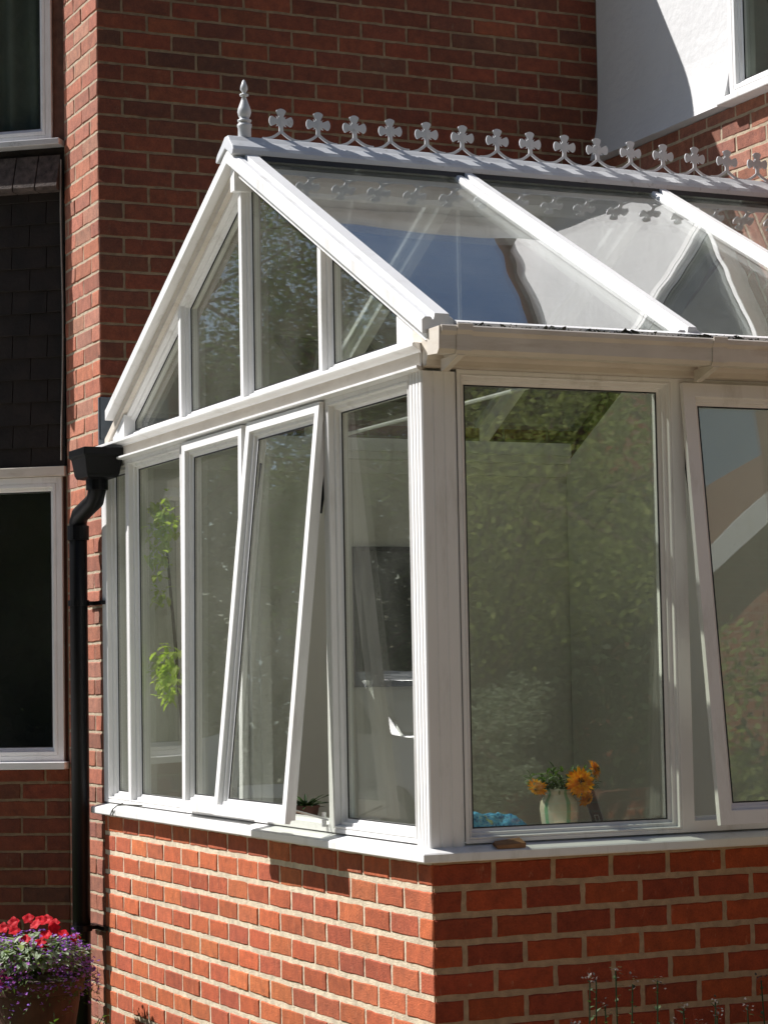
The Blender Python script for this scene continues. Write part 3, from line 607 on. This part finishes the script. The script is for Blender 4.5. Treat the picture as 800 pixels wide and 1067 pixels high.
def marigold(px, py, pz, R, face, stem0, label):
    o = thing('marigold', label, 'flower', (px, py, pz), 'orange flowers in the vase'); face = Vector(face).normalized(); a1 = face.orthogonal().normalized(); a2 = face.cross(a1)
    mb = MB()
    for k in range(4):
        rr_ = R*(1-.22*k); npet = 34-k*5
        for i in range(npet):
            a = 2*math.pi*(i+.5*k)/npet+rg.uniform(-.08, .08); d = a1*math.cos(a)+a2*math.sin(a)+face*(rg.uniform(-.05, .3)+.24*k)
            leafmesh(mb, Vector((px, py, pz))+face*.004*k+d*rr_*.15, d, face, rr_*rg.uniform(.75, .95), rr_*.24, (rg.random(),)*3, .3)
    mb.build('petals', M['orange_petal'], o)
    mb = MB()
    for i in range(26):
        a = rg.uniform(0, 6.28); q = rg.uniform(0, R*.22); c = Vector((px, py, pz))+face*R*.36+(a1*math.cos(a)+a2*math.sin(a))*q; leafmesh(mb, c, face+a1*rg.uniform(-.5, .5)+a2*rg.uniform(-.5, .5), a1, .007, .004, None)
    mb.build('centre', M['dark_centre'], o)
    mb = MB(); b0 = Vector((px, py, pz)); s0 = Vector(stem0); mb.tube([b0, b0-face*.025, (b0+s0)/2+Vector((0, 0, .015)), s0], .003, 6)
    mb.build('stem', M['leaf'], o, smooth=True)
    mb = MB()
    for i in range(26):
        q = rg.uniform(.0, .8); c = b0.lerp(s0, q)-face*.02*(1-q)+Vector((0, 0, .012*math.sin(q*3))); leafmesh(mb, c, (rg.uniform(-1, 1), rg.uniform(-1, .8), rg.uniform(-.3, 1)), (0, 0, 1), rg.uniform(.02, .045), .012, (rg.random(),)*3, .5)
    mb.build('leaves', M['leaf'], o); return o
V0 = (.512, .155, .15)
marigold(.556, .10, .208, .047, (-.2, -1, .15), V0, 'largest orange marigold facing out above the vase rim')
marigold(.640, .16, .240, .036, (.8, -.7, .3), V0, 'orange marigold leaning out to the right of the vase')
marigold(.432, .14, .198, .034, (-.8, -.5, -.6), V0, 'drooping orange marigold hanging to the left of the vase')
marigold(.592, .13, .158, .031, (.4, -.9, -.5), V0, 'small orange marigold nodding low between vase and grey card')
mb = MB()
for i in range(260):
    a = rg.uniform(-1, 1); c = Vector((.53+a*.10, .165+rg.uniform(-.035, .04), .20+rg.uniform(-.02, .055)*(1-.5*abs(a)))); leafmesh(mb, c, (a+rg.uniform(-.8, .8), rg.uniform(-1, .6), rg.uniform(-.4, 1.1)), (0, 0, 1), rg.uniform(.02, .04), .010, (rg.random()*.6,)*3, .5)
for i in range(7): mb.tube([V0, (.53+rg.uniform(-.08, .09), .165, .20)], .002, 5)
tag(mb.build('greenery', M['leaf']), 'dark feathery green leaves bunched in the striped vase', 'foliage')
mb = MB(); mb.tube([(.495, .12, .17), (.493, .115, .205), (.485, .115, .222), (.470, .115, .226), (.458, .115, .220)], .0035, 8); tag(mb.build('bare_stem', M['leaf_grey'], smooth=True), 'pale bent flower stem curling over the left of the vase rim', 'stem')
cardo = thing('card', 'dark grey card leaning beside the vase on the window board', 'card', (.635, .16, .042))
mb = MB(); Tc = lambda u, v, d: (.652-v*.17+u, .14+v*.25-d, .044+v*.96)
def slab(mb, T, u0, u1, v0, v1, d0, d1, mi=0):
    mb.add([T(u0, v0, d1), T(u1, v0, d1), T(u1, v1, d1), T(u0, v1, d1), T(u0, v0, d0), T(u1, v0, d0), T(u1, v1, d0), T(u0, v1, d0)], [(0, 1, 2, 3), (4, 7, 6, 5), (0, 4, 5, 1), (1, 5, 6, 2), (2, 6, 7, 3), (3, 7, 4, 0)], mi)
slab(mb, Tc, -.022, .022, 0, .15, 0, .004); mb.build('body', M['tag'], cardo)
mb = MB(); slab(mb, Tc, .017, .0205, .005, .145, .0045, .006); mb.ring([(-.010, .04), (.006, .04), (.006, .062), (-.010, .062)], [(0, .006), (.003, .006), (.003, .0045), (0, .0045), (0, .006)], Tc); mb.build('print', M['tag2'], cardo)
# crumpled blue cloth
m, t, b = newmat('blue_cloth'); v = coords(t); vo = nd(t, 'ShaderNodeTexVoronoi', Scale=85); t.links.new(v, vo.inputs['Vector'])
c = ramp(t, vo.outputs['Distance'], .2, .5, (.01, .11, .30), (.06, .28, .48)); c = mix(t, ramp(t, noi(t, v, 22, 2), .70, .74, (0, 0, 0), (.8, .8, .8)), c, (.30, .32, .08)); t.links.new(c, b.inputs['Base Color']); b.inputs['Roughness'].default_value = .7
mb = MB(); NX, NY = 36, 20; vs = []
for i in range(NX+1):
    for j in range(NY+1):
        u, v_ = i/NX, j/NY; x = .13+u*.31; y = .095+v_*.13; env = max(0, 1-(2*v_-1)**4)**.6*(1-max(0, (u-.50)/.50)**2.2)*min(1, u*9)
        vs.append((x+.006*mnoise.noise(Vector((u*9, v_*7, 4))), y, .043+env*(.072+.022*mnoise.noise(Vector((u*5, v_*5, 1)))+.010*mnoise.noise(Vector((u*16, v_*14, 2))))))
mb.add(vs, [(i*(NY+1)+j, (i+1)*(NY+1)+j, (i+1)*(NY+1)+j+1, i*(NY+1)+j+1) for i in range(NX) for j in range(NY)]); tag(mb.build('blue_cloth', m, smooth=True), 'crumpled bright blue patterned cloth on the window board by the corner post', 'cloth')
# wedge and twig on the outside sill
mb = MB(); mb.add([(.195, -.042, .030), (.290, -.042, .030), (.290, -.006, .041), (.195, -.006, .041), (.19, -.042, .042), (.292, -.042, .044), (.285, -.012, .060), (.20, -.012, .052)], [(0, 1, 5, 4), (4, 5, 6, 7), (1, 2, 6, 5), (3, 7, 6, 2), (0, 4, 7, 3), (0, 3, 2, 1)])
tag(mb.build('wood_offcut', M['wood'], bev=.002), 'small brown wooden offcut lying on the sill under the front window', 'offcut')
mb = MB(); mb.tube([(-.052, 2.90, .004), (-.054, 2.86, .030), (-.045, 2.83, .045), (-.03, 2.76, .05), (-.01, 2.62, .052)], .0025, 5); mb.tube([(-.045, 2.83, .045), (-.03, 2.80, .055)], .002, 5); mb.tube([(-.054, 2.86, .030), (-.058, 2.845, .005)], .002, 5)
tag(mb.build('twig', M['grit']), 'thin dark twig lying across the far end of the white sill', 'twig')
# spiky pot plant and tall houseplant inside
sp = thing('pot_plant', 'spiky dark green pot plant inside behind the open sash', 'plant', (.17, 1.50, .042))
mb = MB(); mb.lathe([(0, 0), (.035, 0), (.045, .05), (.048, .05), (.048, .058), (.04, .058), (.03, .05), (0, .05)], (.17, 1.36, .042), 20); mb.build('pot', M['terracotta'], sp)
mb = MB()
for i in range(34):
    a = rg.uniform(0, 6.28); e = rg.uniform(.15, 1.2); leafmesh(mb, (.17, 1.36, .09), (math.cos(a), math.sin(a), e*.6), (0, 0, 1), rg.uniform(.07, .13), .012, (rg.random()*.5,)*3, .3)
mb.build('leaves', M['leaf_dark'], sp)
hp = thing('houseplant', 'tall houseplant with lime green leaves inside the far gable window', 'plant', (.22, 2.6, -.9))
mb = MB(); mb.lathe([(0, 0), (.09, 0), (.12, .22), (.13, .22), (.13, .26), (.11, .26), (.09, .22), (0, .22)], (.24, 2.68, -.9), 24); mb.build('pot', M['terracotta'], hp)
mb = MB(); mb.tube([(.24, 2.68, -.68), (.22, 2.70, 0), (.17, 2.74, .8), (.14, 2.76, 1.25)], [.012, .01, .007, .004], 8); mb.build('stem', M['bark'], hp, smooth=True)
mb = MB()
for zc, nn_, sc_, yy in ((1.22, 80, 1.0, 2.66), (1.14, 60, .9, 2.69), (1.03, 40, .6, 2.73), (.92, 18, .6, 2.72), (.62, 90, 1.0, 2.66), (.54, 80, 1.0, 2.61)):
    for i in range(nn_):
        c = Vector((.11+rg.gauss(0, .02), yy+.02+rg.gauss(0, .055)*sc_, zc+rg.gauss(0, .035))); leafmesh(mb, c, (rg.uniform(-1, .6), rg.uniform(-1, 1), rg.uniform(-1, .5)), (0, 0, 1), rg.uniform(.035, .06), .022, (rg.random(),)*3, .5)
mb.build('leaves', M['leaf_bright'], hp)
# framed picture on the back wall
pf = thing('framed_picture', 'large dark glazed picture in a black frame on the back wall', 'picture', (1.5, HY-.052, .8))
mb = MB(); TP = lambda u, v, d: (u, HY-.052-d, v); mb.ring([(1.125, .50), (1.60, .50), (1.60, 1.115), (1.125, 1.115)], [(0, .0), (0, .025), (.022, .025), (.022, .01)], TP); mb.build('frame', M['black'], pf)
mb = MB(); mb.add([TP(1.146, .522, .012), TP(1.578, .522, .012), TP(1.578, 1.094, .012), TP(1.146, 1.094, .012)], [(0, 1, 2, 3)]); mb.build('print', M['picture'], pf)
# curtain in the upper bay window
mb = MB(); vs = []; NU = 60
for i in range(NU+1):
    u = .06+.7*i/NU; d = -.12+.022*math.sin(i*.75+.6*math.sin(i*.21)); vs += [TC(u, 2.9, d), TC(u, 3.98, d)]
mb.add(vs, [(2*i, 2*i+2, 2*i+3, 2*i+1) for i in range(NU)]); tag(mb.build('curtain', M['curtain'], smooth=True), 'dark grey green curtain hanging inside the upper bay window', 'curtain')

# ================================================================ flowerpot by the wall
px_, py_ = -.40, 2.80
pot = thing('flowerpot', 'large terracotta flowerpot under the flowers at the foot of the drainpipe', 'flowerpot', (px_, py_, GZ))
mb = MB(); mb.lathe([(0, 0), (.125, 0), (.175, .30), (.178, .33), (.195, .335), (.197, .385), (.180, .388), (.17, .37), (.0, .36)], (px_, py_, GZ), 36); mb.build('body', M['terracotta'], pot, smooth=False)
mb = MB(); mb.lathe([(.172, .374), (.0, .385)], (px_, py_, GZ), 24); mb.build('soil', M['soil'], pot)
rg = random.Random(33)
imp = thing('impatiens', 'bushy plant with red flowers and pale edged leaves in the pot', 'plant', (px_, py_, GZ+.38))
mb = MB()
for i in range(420):
    a = rg.uniform(0, 6.28); q = math.sqrt(rg.random())*.19; c = Vector((px_-.01+q*math.cos(a), py_+q*math.sin(a), GZ+.44+rg.uniform(0, .14)*(1-q*3))); leafmesh(mb, c, (math.cos(a)+rg.uniform(-.5, .5), math.sin(a)+rg.uniform(-.5, .5), rg.uniform(-.4, .5)), (0, 0, 1), rg.uniform(.04, .075), .026, (rg.random(),)*3, .5)
mb.build('leaves', M['leaf_grey'], imp)
for (fx, fy, fz) in [(-.09, -.02, .225), (-.095, -.05, .195), (-.01, -.05, .215), (.02, -.02, .225), (.075, -.02, .19), (.02, -.09, .175), (-.005, -.10, .145), (.015, -.11, .13), (.16, -.02, .145), (.085, .02, .205), (-.06, -.08, .16), (.05, .0, .225), (.10, -.05, .17), (-.13, -.02, .205), (-.03, -.02, .235)]:
    mb = MB(); c = Vector((px_+fx, py_+fy, GZ+.385+fz)); face = Vector((-.35+rg.uniform(-.3, .3), -.7, .6+rg.uniform(-.3, .3))).normalized(); a1 = face.orthogonal().normalized(); a2 = face.cross(a1)
    for k in range(5):
        a = k*1.257+rg.uniform(-.15, .15); d = a1*math.cos(a)+a2*math.sin(a)+face*rg.uniform(.1, .35); leafmesh(mb, c, d, face, .026, .027, (rg.random(),)*3, .4)
    mb.build('flower', M['red_petal'], imp)
mb = MB()
for k in range(30):
    a = rg.uniform(0, 6.28); mb.tube([(px_, py_, GZ+.38), (px_+.1*math.cos(a), py_+.1*math.sin(a), GZ+.52)], .003, 5)
mb.build('stems', M['leaf'], imp)
lob = thing('lobelia', 'trailing lilac and blue lobelia spilling over the pot rim', 'plant', (px_, py_, GZ+.38))
mb = MB(); mf = MB()
for i in range(2000):
    a = rg.uniform(0, 6.28); q = rg.triangular(.10, .275, .22); z = GZ+.48-max(0, q-.17)*(1.1+1.4*rg.random())+rg.uniform(-.05, .07); c = Vector((px_+q*math.cos(a), py_+q*math.sin(a), z))
    leafmesh(mb, c, (math.cos(a)+rg.uniform(-1, 1), math.sin(a)+rg.uniform(-1, 1), rg.uniform(-.8, .9)), (0, 0, 1), rg.uniform(.012, .03), .006, (rg.random(),)*3, .4)
    if i % 2 == 0:
        for k in range(3): leafmesh(mf, c+Vector((0, 0, .012)), (rg.uniform(-1, 1), rg.uniform(-1, 1), rg.uniform(-.2, 1)), (0, 0, 1), .012, .011, (rg.random(),)*3, .3)
mb.build('foliage', M['leaf'], lob)['kind'] = 'stuff'; mf.build('blossom', M['lilac_petal'], lob)['kind'] = 'stuff'
mb = MB()
for i in range(90):
    c = Vector((px_-.17+rg.gauss(0, .022), py_-.13+rg.gauss(0, .02), GZ+.40+rg.gauss(0, .018))); leafmesh(mb, c, (rg.uniform(-1, 1), rg.uniform(-1, .2), rg.uniform(-.4, 1)), (0, 0, 1), .018, .014, (rg.random(),)*3, .3)
pk = thing('geranium', 'pink ruffled flower head at the left rim of the pot', 'flower', (px_-.17, py_-.13, GZ+.36)); mb.build('petals', M['pink_petal'], pk)
mb = MB(); mb.tube([(px_-.17, py_-.13, GZ+.40), (px_-.10, py_-.06, GZ+.37)], .003, 6); mb.build('stem', M['leaf'], pk)

# low plants: foot of the wall and the front bed
def sprig(x, y, h, n, label, seed, mat='leaf_dark', grp=None, head=True, lean=.05, leaf=.022):
    rg = random.Random(seed); o = thing('sprig', label, 'plant', (x, y, GZ), grp); st = MB(); lf = MB(); fl = MB()
    for k in range(n):
        a = rg.uniform(0, 6.28); hh = h*rg.uniform(.72, 1) if k else h; tip = Vector((x+lean*math.cos(a)*(1 if k else .2), y+lean*.5*math.sin(a), GZ+hh)); b0 = Vector((x+.02*math.cos(a), y+.02*math.sin(a), GZ))
        mid = (b0+tip)/2+Vector((rg.uniform(-.015, .015), 0, 0)); st.tube([b0, mid, tip], .0022, 5)
        for i in range(int(hh*42)):
            q = (i+rg.random())/(hh*42); c = b0.lerp(tip, q); leafmesh(lf, c, (rg.uniform(-1, 1), rg.uniform(-1, 1), rg.uniform(-.1, .9)), (0, 0, 1), leaf*rg.uniform(.6, 1.2), leaf*.5, (rg.random(),)*3, .4)
        if head:
            fl = MB()
            for i in range(16): c = tip+Vector((rg.gauss(0, .009), rg.gauss(0, .009), rg.gauss(0, .009))); leafmesh(fl, c, (rg.uniform(-1, 1), rg.uniform(-1, 1), rg.uniform(0, 1)), (0, 0, 1), .010, .007, (rg.random(),)*3, .3)
            fl.build('flower_head', M['leaf_head'], o)
    st.build('stems', M['leaf_dark'], o); lf.build('leaves', M[mat], o)
gr = 'sprigs growing in front of the brick wall'
for i, (x, h, n, lb) in enumerate([(.19, .745, 3, 'leafy flowering sprig growing leftmost before the shaded brick wall'), (.275, .762, 3, 'tallest dark sprig with a double flower head before the shaded wall'), (.38, .73, 2, 'single slender sprig just right of the tallest before the shaded wall'),
                                   (.47, .655, 4, 'low bushy sprig with pale heads near the middle of the shaded wall'), (.56, .660, 4, 'low bushy sprig with pale heads on the right of its twin'), (.73, .705, 2, 'dark slender sprig growing rightmost before the shaded brick wall'),
                                   (.12, .62, 3, 'short leafy sprig at the foot of the wall nearest the corner')]): sprig(x, -.6, h-.035, n, lb, 50+i, grp=gr)
sprig(-.20, 2.9, .16, 9, 'small bright green seedling between the pot and the lit wall', 70, 'leaf', head=False, lean=.09, leaf=.035)
sprig(-.42, 2.35, .30, 10, 'dark leafy clump on the ground before the terracotta pot', 71, 'leaf', head=False, lean=.16, leaf=.04)

# ================================================================ garden seen in the glass
def tree(name, x, y, h, cr, cz, label, mat, seed, nleaf=9000, leaf=.10, clumps=30, grp='garden trees around the house', flat=.8):
    rg = random.Random(seed); nr = np.random.RandomState(seed); o = thing(name, label, 'tree', (x, y, GZ), grp)
    mb = MB(); tp = Vector((x+rg.uniform(-.2, .2), y+rg.uniform(-.2, .2), GZ+h*.82)); b0 = Vector((x, y, GZ-.05))
    mb.tube([b0, b0.lerp(tp, .3)+Vector((.06, 0, 0)), b0.lerp(tp, .65)-Vector((.05, 0, 0)), tp], [.035*h**.9*.6+.03, .03*h*.5, .015*h*.5, .01], 10)
    cl = []
    for i in range(clumps):
        a = rg.uniform(0, 6.28); e = math.acos(rg.uniform(-.9, 1)); q = cr*rg.uniform(.45, 1.0)
        c = Vector((x+q*math.sin(e)*math.cos(a), y+q*math.sin(e)*math.sin(a), GZ+cz+q*math.cos(e)*flat)); cl.append((c, cr*rg.uniform(.22, .42)))
        s0 = b0.lerp(tp, rg.uniform(.35, .95)); mb.tube([s0, (s0+c)/2+Vector((0, 0, .1)), c], [.035, .022, .008], 5)
    mb.build('trunk', M['bark'], o, smooth=True)
    n = nleaf; idx = nr.randint(0, len(cl), n); C = np.array([c[:] for c, _ in cl])[idx]; R_ = np.array([r_ for _, r_ in cl])[idx]
    d = nr.normal(size=(n, 3)); d /= np.linalg.norm(d, axis=1)[:, None]; P = C+d*(R_*(nr.rand(n)**.45))[:, None]*np.array([1, 1, .75])
    ax = nr.normal(size=(n, 3)); ax[:, 2] -= .6; ax /= np.linalg.norm(ax, axis=1)[:, None]; s2 = np.cross(ax, nr.normal(size=(n, 3))); s2 /= np.linalg.norm(s2, axis=1)[:, None]
    sz = leaf*(.6+.8*nr.rand(n))[:, None]; V = np.stack([P, P+ax*sz*.5+s2*sz*.28, P+ax*sz, P+ax*sz*.5-s2*sz*.28], 1).reshape(-1, 3)
    me = bpy.data.meshes.new('crown'); me.vertices.add(4*n); me.vertices.foreach_set('co', (V-np.array([x, y, GZ])).ravel()); me.loops.add(4*n); me.loops.foreach_set('vertex_index', np.arange(4*n)); me.polygons.add(n); me.polygons.foreach_set('loop_start', np.arange(0, 4*n, 4)); me.update(calc_edges=True)
    at = me.attributes.new('Col', 'FLOAT_COLOR', 'CORNER'); cc = np.repeat(nr.rand(n), 4); at.data.foreach_set('color', np.stack([cc, cc, cc, np.ones_like(cc)], 1).ravel()); me.materials.append(M[mat])
    c = bpy.data.objects.new('crown', me); COL.objects.link(c); c.parent = o
    return o
# before the garden side
tree('tree', 4.5, -8.4, 3.7, 2.3, 2.6, 'spreading lime green tree in the garden facing the conservatory', 'leaf_lime', 101, 24000, .055, 44, flat=.42)
tree('tree', 3.0, -12.6, 8.0, 3.0, 4.6, 'tall dark tree at the far edge of the garden', 'leaf_dark', 102, 60000, .07, 50)
tree('tree', 12.4, -15.0, 5.0, 2.0, 2.9, 'rounded dark tree standing before the neighbouring brick gable', 'leaf_dark', 103, 60000, .07, 50)
tree('tree', -.5, -18.5, 9.0, 3.4, 5.2, 'broad tree beyond the garden road', 'leaf', 104, 20000, .13, 40)
tree('bush', 3.35, -6.9, 1.8, .75, 1.05, 'small grey green bush at the edge of the patio', 'leaf_grey', 105, 26000, .022, 26, 'bushes at the patio edge')
tree('bush', 6.1, -7.2, .9, .9, .25, 'green bush beside the low brick garden wall', 'leaf', 106, 10000, .045, 24, 'bushes at the patio edge')
# beyond the gable side
tree('tree', -5.2, 18.0, 8.0, 2.6, 5.4, 'open crowned tree behind the parked car', 'leaf', 107, 40000, .06, 44)
tree('tree', -8.6, 17.0, 8.5, 2.8, 5.2, 'leafy tree at the left end of the drive', 'leaf', 108, 40000, .06, 44)
tree('tree', -12.5, 13.5, 8.0, 3.0, 5.0, 'broad dark tree left of the drive', 'leaf_dark', 109, 24000, .10, 40)
tree('tree', -2.6, 21.0, 7.0, 2.6, 4.8, 'dark tree behind the rear of the house', 'leaf_dark', 110, 22000, .09, 40)
tree('bush', -7.0, 16.0, 2.2, 1.6, 1.2, 'wide dark bush behind the parked car', 'leaf_dark', 111, 14000, .055, 30, 'bushes along the drive')
tree('bush', -4.0, 16.3, 2.2, 1.6, 1.2, 'rounded dark bush close to the rear of the house', 'leaf_dark', 112, 14000, .055, 30, 'bushes along the drive')
tree('bush', -10.0, 14.6, 2.4, 1.7, 1.3, 'dark bush at the far left of the drive', 'leaf_dark', 113, 14000, .055, 30, 'bushes along the drive')
mb = MB(); TW = lambda u, v, d: (u, -9.9+d, v); mortar(mb, lambda u, v, d: (u, -9.9+d, v), 5.4, 13, GZ-.1, GZ+.55, thick=.22); mb.box((5.38, -10.14, GZ+.551), (13.02, -9.88, GZ+.61), 0, (.33, .10, .05)); bricks(mb, TW, 5.4, 13, GZ, GZ+.55, .225, .075, .011, .011, PN, 0, random.Random(9), GZ)
tag(mb.build('garden_wall', [M['brick_new'], M['mortar_pale']]), 'low red brick garden wall across the garden from the conservatory', 'wall')
def wood(name, pts, h, n, leaf, label, mat, seed):
    """a long thick belt of foliage along the line pts"""
    nr = np.random.RandomState(seed); seg = nr.randint(0, len(pts)-1, n); q = nr.rand(n); A_ = np.array(pts, float); P2 = A_[seg]*(1-q)[:, None]+A_[seg+1]*q[:, None]
    top = np.array([h*(.86+.22*mnoise.noise(Vector((a*.35, b*.35, 2)))+.10*mnoise.noise(Vector((a*1.3, b*1.3, 5)))) for a, b in P2]); z = GZ+top*nr.rand(n)**.8
    P = np.stack([P2[:, 0]+nr.normal(size=n)*.9, P2[:, 1]+nr.normal(size=n)*.9, z], 1)
    ax = nr.normal(size=(n, 3)); ax /= np.linalg.norm(ax, axis=1)[:, None]; s2 = np.cross(ax, nr.normal(size=(n, 3))); s2 /= np.linalg.norm(s2, axis=1)[:, None]
    sz = leaf*(.6+.8*nr.rand(n))[:, None]; V = np.stack([P, P+ax*sz*.5+s2*sz*.35, P+ax*sz, P+ax*sz*.5-s2*sz*.35], 1).reshape(-1, 3)
    me = bpy.data.meshes.new(name); me.vertices.add(4*n); me.vertices.foreach_set('co', V.ravel()); me.loops.add(4*n); me.loops.foreach_set('vertex_index', np.arange(4*n)); me.polygons.add(n); me.polygons.foreach_set('loop_start', np.arange(0, 4*n, 4)); me.update(calc_edges=True)
    at = me.attributes.new('Col', 'FLOAT_COLOR', 'CORNER'); cc = np.repeat(nr.rand(n), 4); at.data.foreach_set('color', np.stack([cc, cc, cc, np.ones_like(cc)], 1).ravel()); me.materials.append(M[mat])
    o = bpy.data.objects.new(name, me); COL.objects.link(o); tag(o, label, name); o['kind'] = 'stuff'
wood('woodland', [(-26, 8), (-18, 19), (-8, 24), (2, 26), (10, 26)], 6.6, 260000, .15, 'dense belt of dark trees beyond the drive behind the house', 'leaf_dark', 201)
wood('woodland', [(-17, 2), (-17, -8), (-14, -18), (-8, -25)], 15, 300000, .26, 'dense added belt of unseen dark trees along the side of the plot facing the bay windows', 'leaf_dark', 203)  # unseen belt, set near and tall to cut sky light on the render
wood('woodland', [(-12, -24), (4, -24), (16, -20), (30, -12)], 6.2, 330000, .15, 'dense belt of trees across the road from the garden', 'leaf_dark', 202)
nb = thing('neighbouring_house', 'tall red brick gable with white bargeboards across the road from the garden', 'house', (17, -22, GZ))
mb = MB(); mb.extrude([(12, GZ), (22, GZ), (22, 5.1), (17, 8.6), (12, 5.1)], lambda p, t_: (p[0], t_, p[1]), -29, -19)
m, t, b = newmat('far_brick'); tc = nd(t, 'ShaderNodeNewGeometry'); mp = nd(t, 'ShaderNodeMapping'); mp.inputs['Rotation'].default_value = (math.radians(90), 0, 0); t.links.new(tc.outputs['Position'], mp.inputs[0])
br = nd(t, 'ShaderNodeTexBrick', Scale=2.2, **{'Mortar Size': .015}); br.inputs['Color1'].default_value = (.40, .12, .06, 1); br.inputs['Color2'].default_value = (.30, .09, .05, 1); br.inputs['Mortar'].default_value = (.4, .33, .25, 1); t.links.new(mp.outputs[0], br.inputs['Vector']); t.links.new(br.outputs['Color'], b.inputs['Base Color']); b.inputs['Roughness'].default_value = .9
mb.build('walls', m, nb)
for sg in (-1, 1):
    mb = MB(); mb.extrude([(17+sg*5.5, 4.7), (17, 8.60), (17, 8.82), (17+sg*5.5, 4.92)], lambda p, t_: (p[0], t_, p[1]), -29.2, -18.75); mb.build('roof', M['roof_tile'], nb)
    mb = MB(); mb.extrude([(17+sg*5.6, 4.55), (17, 8.52), (17, 8.88), (17+sg*5.6, 4.90)], lambda p, t_: (p[0], t_, p[1]), -18.74, -18.66); mb.build('bargeboard', M['upvc'], nb)
for wx in (14.2, 18.6):
    win(nb, lambda u, v, d: (u, -19+d, v), wx, wx+1.3, 3.0, 4.4, .07, .03, .04, glassm=M['carglass'], d0=.03)
wood('hedge', [(5.5, -16.6), (24, -16.6)], 4.0, 120000, .09, 'tall clipped hedge in front of the neighbouring brick gable', 'leaf_dark', 204)
# parked car
car = thing('parked_car', 'silver parked car on the drive left of the house', 'car', (-5.72, 12.6, GZ))
cm = Matrix.Translation((-5.72, 12.6, GZ)) @ Matrix.Rotation(math.radians(84), 4, 'Z') @ Matrix.Scale(1.12, 4)
def ct_(p): return tuple(cm @ Vector(p))
side = [(-2.05, .28), (-2.08, .62), (-1.95, .84), (-1.15, .93), (-.45, 1.36), (.15, 1.43), (.95, 1.38), (1.60, .98), (2.0, .92), (2.06, .6), (2.0, .28)]
mb = MB(); n = len(side); rows = [(-.80, .0), (-.84, .04), (-.62, 1), (.62, 1), (.84, .04), (.80, 0)]
vs = []
for (yy, k) in ((-.72, 1), (-.84, 0), (.84, 0), (.72, 1)):
    for x, z in side:
        up = max(0, (z-.9)/.5); y_ = yy if k == 0 else yy; y_ = (abs(yy)-up*.16)*(1 if yy > 0 else -1); vs.append(ct_((x, y_, z)))
fs = [(j*n+i, j*n+i+1, (j+1)*n+i+1, (j+1)*n+i) for j in (1,) for i in range(n-1)]
fs += [tuple(range(n, 2*n)), tuple(range(3*n-1, 2*n-1, -1))]
mb.add(vs, fs); mb.build('body', M['carpaint'], car, bev=.04)
mb = MB()
for sgn in (1, -1):
    y = lambda z: sgn*(.84-max(0, (z-.9)/.5)*.16+.006)
    for poly_ in ([(-.98, .96), (-.42, 1.30), (.02, 1.35), (.02, .96)], [(.08, .96), (.08, 1.35), (.85, 1.31), (1.32, .97)]): mb.add([ct_((x, y(z), z)) for x, z in poly_], [(0, 1, 2, 3)])
mb.build('side_windows', M['carglass'], car)
mb = MB(); mb.add([ct_(p) for p in [(-1.12, -.70, .955), (-1.12, .70, .955), (-.49, .60, 1.345), (-.49, -.60, 1.345)]], [(0, 1, 2, 3)]); mb.build('windscreen', M['carglass'], car).location.z += .012
for x in (-1.3, 1.3):
    for sgn in (1, -1):
        mb = MB(); mb.tube([ct_((x, sgn*.70, .31)), ct_((x, sgn*.86, .31))], .31, 24); wl = mb.build('wheel', M['tyre'], car); mb = MB(); mb.tube([ct_((x, sgn*.85, .31)), ct_((x, sgn*.87, .31))], .19, 16); mb.build('rim', M['metal'], wl)
for sgn in (1, -1): mb = MB(); mb.box((0, 0, 0), (0, 0, 0)) if False else mb.tube([ct_((-2.0, sgn*.6, .68)), ct_((-2.1, sgn*.6, .68))], .10, 12); mb.build('headlight', M['metal'], car)
